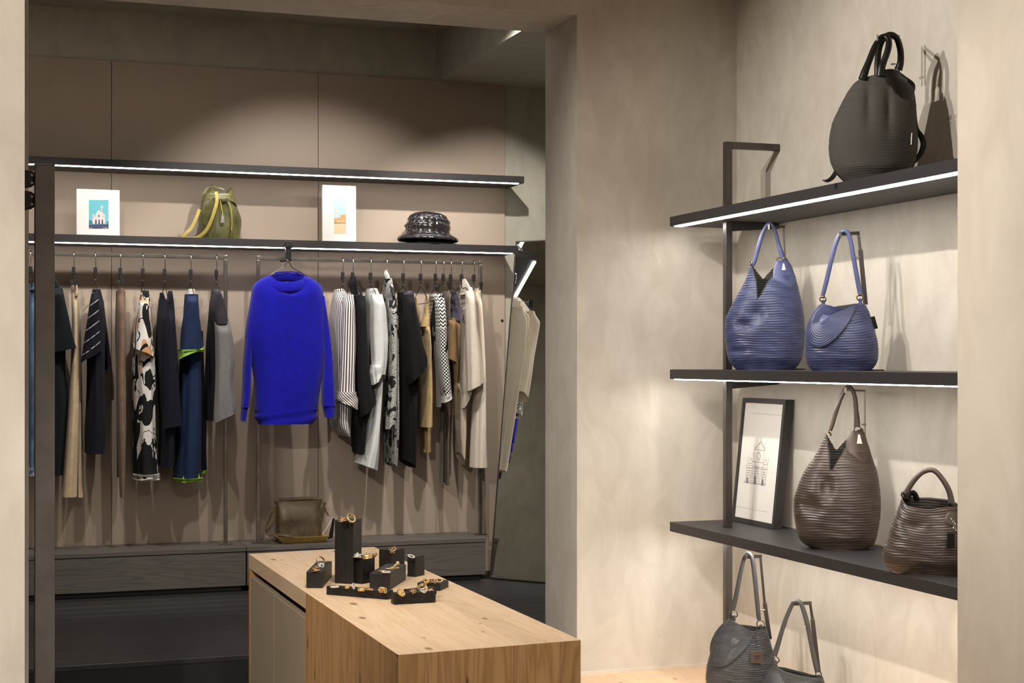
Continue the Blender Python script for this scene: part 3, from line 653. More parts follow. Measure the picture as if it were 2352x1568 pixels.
for i, q in enumerate(pts):
    o = Vector((q.x - p0.x, (q.y - YS) * 1.2, 0)); o.normalize(); h = 0.024
    rs.append([q + Vector((0, 0, h * math.cos(b))) + o * 0.008 * math.sin(b) + o * 0.008 * (-math.cos(b)) for b in np.linspace(0, 2 * math.pi, 9)[:-1]])
rs.append(rs[0]); uv = [[(i * 0.016, 0.001 * j) for j in range(8)] for i in range(len(rs))]
m.rings(rs, uv, False, False); mesh_obj('neckband', m, BLUE, g, 60)
a_, b_ = at_Y(643, 647, YS - .005), at_Y(666, 658, YS - .005)
m = MB(); m.box((a_.x, YS - .022, b_.z), (b_.x, YS - .018, a_.z)); mesh_obj('neck_label', m, WHITE, g, 0)
m = MB()
for sx in (-1, 0.2):
    q = at_Y(650 + sx * 4, 652, YS - .023); m.box((q.x - .004, q.y - .0008, q.z - .003), (q.x + .012, q.y, q.z + .001))
mesh_obj('label_lettering', m, cloth_mat('label_thread', rgb(120, 118, 116)), g, 0)
for i, (px, py) in enumerate(((557, 968), (564, 970), (631, 976), (669, 972), (694, 975), (712, 980))):
    q = at_Y(px, py, YS - .03); m = MB(); m.tube([(q.x, q.y, q.z + .022), (q.x + .002, q.y, q.z), (q.x + .001, q.y, q.z - .006)], .0012, 5); mesh_obj('loose_thread', m, BLUE, g)
# its hanger
zr = ZR
xh = at_Y(661, 590, YR).x
g = thing('face_out_hanger', 'black clamp and wire hanger carrying the cobalt jumper', 'hanger', (xh, YR, zr))
m = MB(); q0, q1 = at_Y(655, 556, 7.86), at_Y(668, 600, 7.86)
m.box((q0.x, 7.845, q1.z), (q1.x, 7.875, q0.z)); m.box((q0.x - .004, 7.84, q0.z - .03), (q1.x + .006, 7.99, q0.z - .012)); m.box((q0.x, 7.87, q1.z + .004), (q1.x, 8.0, q1.z + .014)); bev(mesh_obj('clamp', m, BLK, g, 0), .002)
m = MB(); q = at_Y(655, 562, 7.84); m.tube(spath([(q.x, 7.84, q.z), (q.x - .008, 7.835, q.z - .002), (q.x - .012, 7.835, q.z - .016)], 4), .002, 6); mesh_obj('release_lever', m, BLK, g)
m = MB(); tp = at_Y(661, 602, YS - .005); m.tube(spath([(tp.x, 7.85, tp.z + .02), (tp.x, 7.78, tp.z + .004), tp], 4), .0022, 6)
for s in (-1, 1):
    m.tube(spath([tp, at_Y(661 + 5 * s, 604, YS), at_Y(661 + 10 * s, 614, YS), at_Y(661 + 36 * s, 629, YS), at_Y(661 + 62 * s, 648, YS)], 4), .0021, 6)
m.tube(spath([at_Y(625, 631, YS - .01), at_Y(661, 627, YS - .01), at_Y(697, 630, YS - .01)], 6), .002, 6); mesh_obj('wire_arms', m, WIRE_D, g)

# ------------------------------------------------------------------ shelves for the bags
XS = 2.655; Y0S, Y1S = 3.56, 5.70
def bag_shelf(label, zt, inset=0.003):
    t = thing('bag_shelf', label, 'shelf', ((XS + XR) / 2, 4.6, zt - 0.038), 0, 'lit bag shelves')
    m = MB(); m.box((XS, Y0S, zt - 0.038), (XR - 0.001, Y1S, zt)); bev(mesh_obj('board', m, BLACK_SH, t, 0), 0.0012)
    m = MB(); m.box((XS + inset, Y0S, zt - 0.0415), (XS + inset + 0.034, Y1S - 0.035, zt - 0.0382)); mesh_obj('light_strip', m, LEDM, t, 0)
ZS = (1.727, 1.118, 0.509)
bag_shelf('uppermost black lit shelf under the dark brown tote', ZS[0])
bag_shelf('middle black lit shelf under the two blue bags', ZS[1])
bag_shelf('lowest black shelf under the framed drawing and brown bags', ZS[2], 0.07)
XPO, YPO = 2.778, 5.437
t = thing('shelf_upright', 'dark steel post carrying the bag shelves, arm at its top', 'post', (XPO, YPO, -0.10))
segs = [(-0.10, ZS[2] - 0.0381), (ZS[2] + .0001, ZS[1] - 0.0381), (ZS[1] + .0001, ZS[0] - 0.0381), (ZS[0] + .0001, 1.998)]
for a, b in segs:
    m = MB(); m.box((XPO - .014, YPO - .014, a), (XPO + .014, YPO + .014, b)); bev(mesh_obj('post', m, STEEL_D, t, 0), .002)
m = MB(); m.box((XPO + .014, YPO - .013, 1.972), (XR, YPO + .013, 1.998)); bev(mesh_obj('top_arm', m, STEEL_D, t, 0), .0015)
for z in ZS:
    m = MB(); zb = z - .0383; m.prism([(XPO + .014, YPO - .005, zb), (XR - .001, YPO - .005, zb), (XR - .001, YPO - .005, zb - .020), (XPO + .014, YPO - .005, zb - .036)], (0, .010, 0)); mesh_obj('bracket', m, BLACK_SH, t, 0)
m = MB(); m.box((2.955, 4.2, 2.645), (2.99, 5.74, 2.69)); tag(bev(mesh_obj('light_track', m, BLK, None, 0), .002), 'black track end high in the corner above the bag shelves', 'track')

# ------------------------------------------------------------------ bags
def leather(name, c, c2, rough=0.42, spec=0.5, coat=0.12):
    t = NT(name); t.set(Roughness=rough); t.b.inputs['Specular IOR Level'].default_value = spec; t.b.inputs['Coat Weight'].default_value = coat; t.b.inputs['Coat Roughness'].default_value = 0.25
    f = t.noise(t.coord('Object', (1, 1, 2.5)), 16, 6, 0.6); g = t.noise(t.coord('Object', (1, 1, 7)), 50, 3)
    base = t.mix(t.math('MULTIPLY', g, 0.6), t.ramp(f, [(0.32, c), (0.68, c2)]), c)
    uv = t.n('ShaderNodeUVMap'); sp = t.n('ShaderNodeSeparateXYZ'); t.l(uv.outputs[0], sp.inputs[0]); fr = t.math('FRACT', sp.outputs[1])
    edge = t.ramp(fr, [(0.0, (1, 1, 1, 1)), (0.22, (0, 0, 0, 1)), (0.9, (0, 0, 0, 1)), (1.0, (1, 1, 1, 1))])      # paler colour along the pleat edges, for contrast with the grooves
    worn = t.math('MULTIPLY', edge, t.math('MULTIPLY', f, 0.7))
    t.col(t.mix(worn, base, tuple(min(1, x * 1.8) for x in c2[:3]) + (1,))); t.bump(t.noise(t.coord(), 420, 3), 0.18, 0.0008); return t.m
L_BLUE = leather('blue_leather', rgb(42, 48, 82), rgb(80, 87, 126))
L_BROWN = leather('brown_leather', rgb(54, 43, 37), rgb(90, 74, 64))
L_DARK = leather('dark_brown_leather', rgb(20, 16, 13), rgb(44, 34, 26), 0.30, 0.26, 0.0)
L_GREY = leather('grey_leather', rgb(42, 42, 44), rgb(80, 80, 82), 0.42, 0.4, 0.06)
S_BLUE = simple('smooth_blue_leather', rgb(84, 90, 130), 0.38, var=.1, vs_=30)
S_BROWN = simple('smooth_brown_leather', rgb(84, 70, 62), 0.38, var=.12, vs_=30)
S_GREY = simple('smooth_grey_leather', rgb(72, 72, 74), 0.36, var=.1, vs_=30)
S_DARK = simple('smooth_dark_leather', rgb(26, 23, 21), 0.36, 0.0, 0.3, var=.1, vs_=30)
LINING = simple('grey_lining', rgb(70, 66, 60), 0.8)
class Bag:
    def __init__(s, name, label, cat, px0, pyb, X, zb, rot=0.0, group=None, sc=1.0):
        p = at_X(px0, CY, X); s.loc = Vector((X, p.y, zb)); s.px0 = px0
        d = X * SA + p.y * CA; s.dist = d; dl = math.atan((px0 - CX) / FPX)
        s.sh = d * math.cos(dl) / FPX; s.sv = d / FPX; s.pyb = CY - (zb - EYE) / s.sv; s.dpy = pyb - s.pyb
        s.t = thing(name, label, cat, s.loc, -(YAW + dl) + rot, group); s.rot = rot
    def U(s, px): return (px - s.px0) * s.sh
    def W(s, py): return (s.pyb - py) * s.sv
    def P(s, px, py, v=0.0):
        k = 1 + v / s.dist; z = EYE + (s.W(py) + s.loc.z - EYE) * k - s.loc.z
        return Vector((s.U(px) * k, v, max(z, .0045)))
    def rows(s, rows):
        rows = sorted(rows, key=lambda r: -r[0]); rows = [r for k, r in enumerate(rows) if s.W(r[0]) > 0 or (k + 1 < len(rows) and s.W(rows[k + 1][0]) > 0)]; s.rw = np.array([s.W(r[0]) for r in rows]); s.rw[0] = 0.0
        s.ra = np.array([s.U(r[1]) for r in rows]); s.rb = np.array([s.U(r[2]) for r in rows])
        n = 90; ww = np.linspace(s.rw[0], s.rw[-1], n); A = np.interp(ww, s.rw, s.ra); B = np.interp(ww, s.rw, s.rb)
        for _ in range(6):
            A[1:-1] = (A[:-2] + 2 * A[1:-1] + A[2:]) / 4; B[1:-1] = (B[:-2] + 2 * B[1:-1] + B[2:]) / 4
        s.rw, s.ra, s.rb = ww, A, B
    def prof(s, w):
        A = float(np.interp(w, s.rw, s.ra)); B = float(np.interp(w, s.rw, s.rb)); return (A + B) / 2, max((B - A) / 2, .003)
    def front(s, u, w):
        c, a = s.prof(w); q = max(0.0, 1 - ((u - c) / a) ** 2); v = -s.dep(w) * q ** 0.5
        for du, dw, ru, rw_, dd in s.dents: v += dd * math.exp(-((u - du) / ru) ** 2 - ((w - dw) / rw_) ** 2)
        return v
    def body(s, name, mats, H, depth, pitch=.0090, amp=.0017, n=96, dents=(), bot=.05, topn=.35, smooth=75, sag=0.0, wav=0.0, per=4, level=False):
        s.dents = [(s.U(a), s.W(b), c, d, e) for a, b, c, d, e in dents]
        hm = max(H(2 * math.pi * j / n) for j in range(n)); s.hm = hm
        s.dep = lambda w: depth * (0.78 + .22 * sm(w / bot)) * (1 - topn * sm((w - hm * .35) / (hm * .65)))
        nr = int(hm / pitch * per); rs = []
        for i in range(nr + 1):
            t = i / nr; ring = []
            for j in range(n):
                th = 2 * math.pi * j / n; cc, ss = math.cos(th), math.sin(th)
                hj = H(th); w = t * hj if not level else t * hm
                if level: w = min(w, hj)
                c, a = s.prof(w); b = s.dep(w)
                fr = (i % per) / per; off = amp * (1.0 - 1.9 * fr) * sm(w / .012) * (.75 + .35 * math.sin(5 * th + i // per * 1.7))
                wv = w + (sag * math.sin(2 * th + .6) * sm(w / .05) + wav * (math.sin(3 * th + 22 * w) + .6 * math.sin(7 * th + 41 * w)) * sm(w / .04)) * (sm((hj - w) / .03) if level else 1)
                x = c + (a + off - amp) * cc; y = (b + off) * math.copysign(abs(ss) ** .9, ss)
                for du, dw, ru, rw_, dd in s.dents:
                    if ss < 0: y += dd * math.exp(-((x - du) / ru) ** 2 - ((w - dw) / rw_) ** 2)
                ring.append(Vector((x, y, max(wv, 0.0) if i else 0.0)))
            rs.append(ring)
        m = MB(); m.rings(rs, [[(.01 + j / n, i / per + .001) for j in range(n)] for i in range(nr + 1)], True, False)
        if level:
            keep = [len({m.v[i] for i in f}) > 2 for f in m.f]; m.f = [f for f, k in zip(m.f, keep) if k]; m.mi = [x for x, k in zip(m.mi, keep) if k]
        o = mesh_obj(name, m, mats, s.t, smooth, local=True)
        return solid(o, .003, -1, 1) if len(mats) > 1 else o
    def tube(s, name, mat, pts, r, n=10, flat=None, k=6, ref=(0, 1, 0)):
        pp = spath([s.P(*p) for p in pts], k)
        if isinstance(r, (list, tuple)): r = list(np.interp(np.linspace(0, 1, len(pp)), np.linspace(0, 1, len(r)), r))
        m = MB(); m.tube(pp, r, n, flat, ref); return mesh_obj(name, m, mat, s.t, 60, local=True)
    def ring(s, name, mat, px, py, v, rad, r=.0022, axis=(.3, 1, 0)):
        m = MB(); m.torus(s.P(px, py, v), rad, r, 18, 6, axis); return mesh_obj(name, m, mat, s.t, 60, local=True)
    def patch(s, name, mat, outline, off=.004, rim=True, k=7, ridges=0, ctr=None, ramp=.0015, th=.0025, lift=0.0):
        pts = [(s.U(a), s.W(b)) for a, b in outline]
        dense = []
        P2 = [Vector((a, 0, b)) for a, b in pts]; P2 = P2 + [P2[0]]
        cyc = [P2[-2]] + P2 + [P2[1]]
        full = spath(cyc, 6)[6:-6]; dense = [(p.x, p.z) for p in full[:-1]]
        cu, cw = (s.U(ctr[0]), s.W(ctr[1])) if ctr else (sum(p[0] for p in dense) / len(dense), sum(p[1] for p in dense) / len(dense))
        nk = ridges * 3 if ridges else k; rs = []
        for i in range(nk + 1):
            q = 1 - (i / nk) * (0.97 if not ridges else .78)
            o = off + lift * (i / nk) * 2 + (ramp * (1 - 1.6 * ((i % 3) / 3)) if ridges else 0) - (0.003 if i == 0 else 0)
            rs.append([Vector((cu + (a - cu) * q, s.front(cu + (a - cu) * q, cw + (b - cw) * q) - o, cw + (b - cw) * q)) for a, b in dense])
        m = MB(); m.rings(rs, [[(.01 + j / len(dense), (i / 3 if ridges else .5) + .001) for j in range(len(dense))] for i in range(len(rs))], False, True)
        return mesh_obj(name, m, mat, s.t, 50, local=True)
    def stand(s, label, pole, arm, base, wd=.0085, knob=None, col=None):
        """free-standing bag stand: pole/arm px paths, base px range; depth is behind the bag"""
        t = thing('bag_stand', label, 'stand', s.loc, s.t.rotation_euler.z, 'bag stands on the shelf wall'); M_ = col or STEEL_D
        v = s.pv
        pa = [s.P(p[0], p[1], v) for p in pole]
        m = MB(); m.bar(pa[0], pa[1], wd, wd * .8, (0, 1, 0)); bev(mesh_obj('pole', m, M_, t, 0, True), .0008)
        if len(pa) > 2:
            m = MB(); m.bar(pa[1], pa[2], wd * 1.7, wd * 1.3, (0, 1, 0)); bev(mesh_obj('sleeve_tube', m, M_, t, 0, True), .0008)
        m = MB(); a0 = s.P(arm[0][0], arm[0][1], v); a1 = s.P(arm[1][0], arm[1][1], s.av); m.bar(a0, a1, wd, wd, (0, 0, 1)); bev(mesh_obj('arm', m, M_, t, 0, True), .0008)
        m = MB(); dirv = (a1 - a0).normalized(); m.box((a1.x - .004, a1.y - .004, a1.z - .011), (a1.x + .004, a1.y + .0, a1.z + .009)); bev(mesh_obj('end_plate', m, STEEL if not col else M_, t, 0, True), .0008)
        b0, b1 = s.U(base[0]), s.U(base[1]); m = MB(); m.box((b0, v - .012, .0), (b1, v + .05, .005)); bev(mesh_obj('base_plate', m, M_, t, 0, True), .001)
        if knob:
            q = s.P(knob[0], knob[1], v - .012); m = MB(); m.tube([q, q + Vector((0, .014, 0))], .004, 8); m.tube([q + Vector((-.008, 0, 0)), q + Vector((.008, 0, 0))], .002, 6); mesh_obj('wing_screw', m, WIRE, t, 60, True)
        return t

def hobo(name, label, px0, pyb, X, zb, rows, mats, smat, dip, pk, front, patch_px, patch_l, handle, hr, rings, dents, standargs, slit, words, group):
    b = Bag(name, label, 'handbag', px0, pyb, X, zb, 0.0, group); b.rows(rows)
    Hd, Hb, Hl, Hr = b.W(dip), b.W(dip - 66), b.W(pk[0]), b.W(pk[1])
    th0 = front
    def H(th):
        c = math.cos(th - th0 * (1 if math.sin(th) < 0 else -1) * abs(math.sin(th)))
        pkh = Hr if c > 0 else Hl
        h0 = Hd if math.sin(th) < 0 else Hb
        return h0 + (pkh - h0) * abs(c) ** (.42 if math.sin(th) < 0 else .7)
    b.body('body', mats, H, .085, dents=dents, topn=.62, wav=.0016, level=True)
    tab = b.patch('leather_tab', smat, patch_px, .004)
    if patch_l: b.patch('leather_tab', S_DARK if smat is S_BROWN else smat, patch_l, .0035)
    b.tube('handle', smat, handle, hr, 10)
    for (px, py, rad, ax) in rings: b.ring('ring', BRASS, px, py, 0.0, rad, .0018, ax)
    m = MB(); q = [(b.U(x), b.W(y)) for x, y in slit]
    o = [Vector((x, b.front(x, y) - .0066, y)) for x, y in q]; m.prism(o, (0, .0012, 0)); mesh_obj('slit', m, PAPER, tab, 0, True)
    if words:
        m = MB()
        for (x0, y0, x1, y1) in words:
            u0, w0, u1, w1 = b.U(x0), b.W(y0), b.U(x1), b.W(y1); f = b.front((u0 + u1) / 2, (w0 + w1) / 2)
            m.box((min(u0, u1), f - .0068, min(w0, w1)), (max(u0, u1), f - .0056, max(w0, w1)))
        mesh_obj('embossed_mark', m, smat, tab, 0, True)
    b.pv, b.av = standargs.pop('pv'), standargs.pop('av'); b.stand(**standargs)
    return b
def marks(x, y, wd, ht, s=1.0):       # two short rows of tiny embossed strokes
    o = []
    for r, n in ((0, 4), (1, 2)):
        for i in range(n):
            cx_ = x + (i - (n - 1) / 2) * wd * 1.5 + .6; cy_ = y + r * ht * 1.7
            o.append((cx_ - wd / 2, cy_ - ht / 2, cx_ - wd / 6, cy_ + ht / 2)); o.append((cx_ - wd / 2, cy_ - ht / 2, cx_ + wd / 2, cy_ - ht / 4))
            if i % 2 == 0: o.append((cx_ - wd / 2, cy_ + ht / 4, cx_ + wd / 2, cy_ + ht / 2))
    return o
BG = 'ribbed leather bags'
fx = lambda c: (1640 + c[0] / 4.355, 500 + c[1] / 4.355)
hobo('hobo_bag', 'tall blue ribbed hobo bag standing by the steel post', 1757, 846, 2.81, ZS[1],
     [(846, 1690, 1822), (838, 1680, 1836), (826, 1671, 1842), (798, 1666, 1847), (764, 1662, 1849), (730, 1665, 1848), (700, 1680, 1844), (656, 1704, 1833), (630, 1716, 1826), (610, 1721, 1818), (592, 1726, 1807)],
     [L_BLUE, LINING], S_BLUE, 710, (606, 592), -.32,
     [fx(p) for p in ((632, 430), (690, 440), (700, 430), (740, 440), (780, 500), (812, 600), (806, 650), (775, 690), (735, 698), (690, 675), (640, 655), (600, 630), (590, 580), (600, 500))],
     None,
     [(1728, 612, 0), (1734, 598, 0), (1741, 570, 0), (1752, 535, 0), (1763, 516, 0), (1772, 516, 0), (1782, 535, 0), (1788, 560, 0), (1794, 580, 0), (1797, 592, 0)],
     [.004, .0075, .0085, .008, .0075, .007, .007, .0075, .0095, .0095], [(1725, 604, .009, (1, .3, 0)), (1790, 599, .011, (.3, 1, 0))],
     [(1738, 722, .03, .03, .022), (1712, 745, .03, .018, .018), (1690, 806, .03, .010, .010)],
     dict(pv=.105, av=-.012, label='dark metal stand hooking the handle of the tall blue hobo', pole=[(1799, 519), (1806, 640)], arm=[(1801, 521), (1766, 521)], base=(1760, 1850), wd=.0075),
     [fx(p) for p in ((688, 462), (700, 462), (716, 530), (676, 530))], marks(1806, 636, 3.0, 3.6), BG)
gx = lambda c: (1800 + c[0] / 3.732, 870 + c[1] / 3.732)
hobo('hobo_bag', 'tall brown ribbed hobo bag beside the framed drawing', 1923, 1262, 2.82, ZS[2],
     [(1264, 1862, 1992), (1252, 1846, 2006), (1238, 1834, 2013), (1210, 1826, 2019), (1180, 1821, 2023), (1145, 1821, 2024), (1115, 1832, 2021), (1084, 1845, 2017), (1050, 1868, 2004), (1018, 1886, 1994), (995, 1896, 1986), (982, 1899, 1982)],
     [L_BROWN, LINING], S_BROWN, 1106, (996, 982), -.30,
     [gx(p) for p in ((590, 440), (640, 445), (680, 440), (705, 500), (722, 580), (720, 650), (690, 705), (655, 700), (610, 670), (560, 645), (534, 610), (535, 540), (560, 480))],
     None,
     [(1904, 996, 0), (1910, 980, 0), (1920, 945, 0), (1933, 910, 0), (1944, 891, 0), (1954, 890, 0), (1963, 910, 0), (1966, 940, 0), (1968, 965, 0), (1968, 980, 0)],
     [.004, .0075, .0085, .008, .0075, .007, .0075, .0085, .0105, .0115], [(1907, 994, .010, (1, .3, .1)), (1970, 986, .012, (.2, 1, 0))],
     [(1862, 1160, .035, .03, .02), (1900, 1115, .022, .04, .022)],
     dict(pv=.105, av=-.012, label='pale metal stand hooking the handle of the tall brown hobo', pole=[(1986, 897), (1987, 1030)], arm=[(1986, 897), (1942, 895)], base=(1940, 2024), wd=.007, knob=(1984, 974), col=simple('pale_stand', rgb(168, 150, 130), .45, .6)),
     [gx(p) for p in ((636, 470), (652, 470), (672, 548), (626, 548))], marks(1976, 1037, 3.2, 4.0), BG)

def flap_bag(label, px0, pyb, X, zb, rows, mats, smat, top, flap, ctr, handle, hr, rings, standargs, group, ridges=9, tagpx=None, depth=.065, dents=()):
    b = Bag('flap_bag', label, 'handbag', px0, pyb, X, zb, 0.0, group); b.rows(rows)
    hts = [(math.radians(a), b.W(y)) for a, y in top]; A = [h[0] for h in hts]; Bv = [h[1] for h in hts]
    b.body('body', mats, lambda th: float(np.interp(th % (2 * math.pi), A, Bv)), depth, topn=.55, dents=dents, wav=.001)
    b.patch('flap', mats[0], flap, .0085, ridges=ridges, ctr=ctr, ramp=.0012, lift=.0015)
    b.tube('handle', smat, handle, hr, 10)
    for (px, py, rad, ax) in rings: b.ring('ring', BRASS if smat is S_BLUE else STEEL_D, px, py, -.006, rad, .0022, ax)
    for (px, py, rad, ax) in rings:
        b.tube('ring_loop', smat, [(px, py + 2, -.006), (px + 1, py + 8, -.004), (px + 2, py + 16, -.004)], .006, 8, k=3)
    if tagpx:
        c0, c1, c2 = tagpx; v = -.065
        b.tube('tag_cord', S_DARK, [(c0[0], c0[1], -.015), (c0[0] - 1, (c0[1] + c1[1]) / 2, v * .8), (c1[0], c1[1] + 3, v)], .0012, 6)
        m = MB(); u0, u1, w0, w1 = b.U(c1[0] - c2[0]), b.U(c1[0] + c2[0]), b.W(c1[1] + c2[1]), b.W(c1[1]); m.box((u0, v - .004, w0), (u1, v - .001, w1)); lt = bev(mesh_obj('leather_tag', m, S_BROWN, b.t, 0, True), .001)
        m = MB()
        for (x0, y0, x1, y1) in marks(c1[0], c1[1] + c2[1] * .42, 2.6, 3.2):
            m.box((b.U(x0), v - .0052, b.W(y1)), (b.U(x1), v - .0038, b.W(y0)))
        mesh_obj('tag_mark', m, simple('tag_ink', rgb(40, 32, 28), .6), lt, 0, True)
    b.pv, b.av = standargs.pop('pv'), standargs.pop('av'); b.stand(**standargs)
    return b
hx = lambda c: (1830 + c[0] / 4.478, 510 + c[1] / 4.478)
bb = flap_bag('blue ribbed bag with an oval front flap, right of the tall blue hobo', 1935, 848, 2.78, ZS[1],
     [(849, 1864, 2000), (842, 1856, 2010), (832, 1851, 2016), (812, 1848, 2019), (786, 1848, 2017), (760, 1850, 2011), (735, 1856, 2004), (715, 1868, 1997), (700, 1880, 1989), (694, 1884, 1986)],
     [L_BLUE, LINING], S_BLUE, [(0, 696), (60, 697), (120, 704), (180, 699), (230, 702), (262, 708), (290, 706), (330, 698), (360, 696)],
     [hx(p) for p in ((232, 846), (330, 856), (450, 889), (560, 868), (628, 840), (600, 910), (520, 1060), (410, 1195), (300, 1272), (225, 1292), (155, 1275), (100, 1220), (84, 1150), (105, 1060), (160, 940))],
     hx((275, 985)),
     [(1888, 684, 0), (1897, 650, 0), (1911, 590, 0), (1924, 548, 0), (1937, 531, 0), (1950, 540, 0), (1960, 590, 0), (1970, 645, 0), (1977, 680, 0)],
     [.007, .0082, .008, .0075, .0075, .0075, .008, .0085, .009], [(1890, 687, .0105, (.3, 1, .4)), (1975, 684, .0105, (.3, 1, .4))],
     dict(pv=.085, av=-.012, label='dark metal stand hooking the handle of the blue flap bag', pole=[(1971, 534), (1976, 575), (1988, 700)], arm=[(1971, 536), (1930, 537)], base=(1940, 2032), wd=.012, knob=(1969, 591)), BG, 10)
m = MB(); q0 = bb.P(2001, 728, -.004); q1 = bb.P(2009, 756, -.004); m.bar(q0, q1, .006, .022, (0, 1, 0)); mesh_obj('side_tab', m, S_DARK, bb.t, 0, True)
kx = lambda c: (1600 + c[0] / 4.93, 1250 + c[1] / 4.93)
flap_bag('grey ribbed bag with an oval front flap and hanging tag', 1702, 1580, 2.70, -0.10,
     [(1582, 1630, 1790), (1572, 1622, 1796), (1560, 1619, 1794), (1530, 1622, 1786), (1500, 1630, 1778), (1470, 1640, 1770), (1445, 1654, 1763), (1425, 1670, 1756), (1418, 1676, 1754)],
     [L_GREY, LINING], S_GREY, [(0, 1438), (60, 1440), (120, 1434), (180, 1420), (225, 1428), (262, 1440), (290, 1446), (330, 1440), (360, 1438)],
     [kx(p) for p in ((368, 845), (450, 868), (560, 930), (650, 968), (676, 960), (640, 1020), (560, 1140), (440, 1260), (330, 1345), (240, 1368), (185, 1335), (150, 1240), (160, 1110), (215, 990), (290, 900))],
     kx((440, 1085)),
     [(1683, 1400, 0), (1690, 1370, 0), (1700, 1320, 0), (1709, 1283, 0), (1717, 1271, 0), (1727, 1280, 0), (1733, 1320, 0), (1738, 1370, 0), (1742, 1412, 0), (1744, 1422, 0)],
     [.0095, .009, .0082, .0075, .0075, .0085, .009, .009, .0085, .008], [(1684.5, 1410, .0155, (.2, 1, .5)), (1747, 1432, .0145, (.2, 1, .3))],
     dict(pv=.085, av=-.012, label='dark metal stand hooking the handle of the grey tagged bag', pole=[(1746, 1273), (1756, 1383), (1768, 1465)], arm=[(1747, 1276), (1711, 1279)], base=(1700, 1800), wd=.012, knob=(1752, 1399)), BG, 10, ((1739, 1440), (1738, 1486), (14, 28)))
flap_bag('grey ribbed bag with an oval flap at the bottom edge', 1819, 1650, 2.76, -0.10,
     [(1657, 1758, 1890), (1648, 1750, 1900), (1630, 1744, 1906), (1600, 1742, 1904), (1575, 1748, 1898), (1552, 1760, 1891), (1535, 1772, 1886), (1524, 1778, 1882)],
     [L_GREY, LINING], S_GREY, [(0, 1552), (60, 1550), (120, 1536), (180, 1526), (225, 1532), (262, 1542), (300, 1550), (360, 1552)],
     [kx(p) for p in ((870, 1375), (960, 1410), (1100, 1450), (1250, 1465), (1350, 1490), (1340, 1560), (1280, 1680), (1180, 1790), (1060, 1880), (930, 1900), (800, 1850), (740, 1740), (730, 1600), (780, 1470))],
     kx((1020, 1570)),
     [(1778, 1508, 0), (1787, 1480, 0), (1802, 1430, 0), (1818, 1391, 0), (1829, 1380, 0), (1841, 1388, 0), (1854, 1430, 0), (1866, 1490, 0), (1875, 1530, 0), (1877, 1540, 0)],
     [.010, .009, .0082, .0075, .0075, .0085, .009, .009, .0095, .0095], [(1780, 1516, .0145, (.2, 1, .5)), (1880, 1546, .0115, (.6, 1, .1))],
     dict(pv=.085, av=-.012, label='dark metal stand hooking the handle of the bottom grey bag', pole=[(1860, 1381), (1866, 1420), (1880, 1540)], arm=[(1861, 1383), (1820, 1386)], base=(1830, 1905), wd=.012, knob=(1852, 1439)), BG, 9)

# small brown bag half behind the near pier
jx = lambda c: (2010 + c[0] / 5.805, 1060 + c[1] / 5.805)
b = Bag('bucket_bag', 'small brown ribbed bag with round handle, cut by the right pier', 'handbag', 2137, 1316, 2.75, ZS[2], 0, BG)
b.rows([(1317, 2048, 2226), (1306, 2036, 2238), (1292, 2027, 2247), (1275, 2024, 2250), (1258, 2028, 2246), (1240, 2037, 2237), (1205, 2046, 2228), (1172, 2060, 2214), (1150, 2068, 2206), (1140, 2071, 2203)])
top = [(0, 1160), (60, 1150), (100, 1146), (130, 1143), (180, 1142), (220, 1160), (262, 1167), (300, 1163), (360, 1160)]
A = [math.radians(a) for a, y in top]; Bv = [b.W(y) for a, y in top]
b.body('body', [L_BROWN, LINING], lambda th: float(np.interp(th % (2 * math.pi), A, Bv)), .075, pitch=.0085, topn=.35, dents=[(2100, 1205, .03, .02, .012)], wav=.0014)
b.tube('handle', S_BROWN, [jx(p) + (0,) for p in ((400, 440), (440, 370), (520, 250), (620, 150), (740, 108), (830, 150), (930, 280), (990, 400), (1020, 540))], [.0085, .0085, .0085, .008, .008, .008, .0085, .009, .010], 10)
for p in ((385, 450), (1010, 575)):
    q = jx(p); b.ring('ring', STEEL_D, q[0], q[1], -.01, .009, .0022, (.4, 1, .2)); b.tube('ring_loop', S_DARK, [(q[0] - 3, q[1] - 4, -.01), (q[0] + 4, q[1], -.01), (q[0] + 6, q[1] + 9, -.01)], .0065, 8, k=3)
m = MB(); m.tube(spath([b.P(*jx(p), v) for p, v in (((430, 520), -.01), ((455, 440), .0), ((500, 420), .004), ((530, 440), .004), ((560, 520), .01))], 5), .011, 8, (1, .5)); mesh_obj('inner_tie', m, S_DARK, b.t, 60, True)
b.patch('leather_tab', S_BROWN, [jx(p) for p in ((960, 660), (1040, 650), (1120, 680), (1110, 780), (1050, 830), (970, 810), (925, 760))], .004)
m = MB()
for i, p in enumerate(((1010, 775), (1040, 800), (1060, 840), (1055, 880), (1075, 920))):
    m.torus(b.P(*jx(p), -.082), .006, .0015, 12, 5, (1, .6 * (-1) ** i, .2))
mesh_obj('chain', m, WIRE, b.t, 60, True)
m = MB(); q0, q1 = b.P(*jx((958, 1095))), b.P(*jx((1056, 905))); m.box((q0.x, -.088, q0.z), (q1.x, -.084, q1.z)); bev(mesh_obj('leather_tag', m, S_DARK, b.t, 0, True), .001)

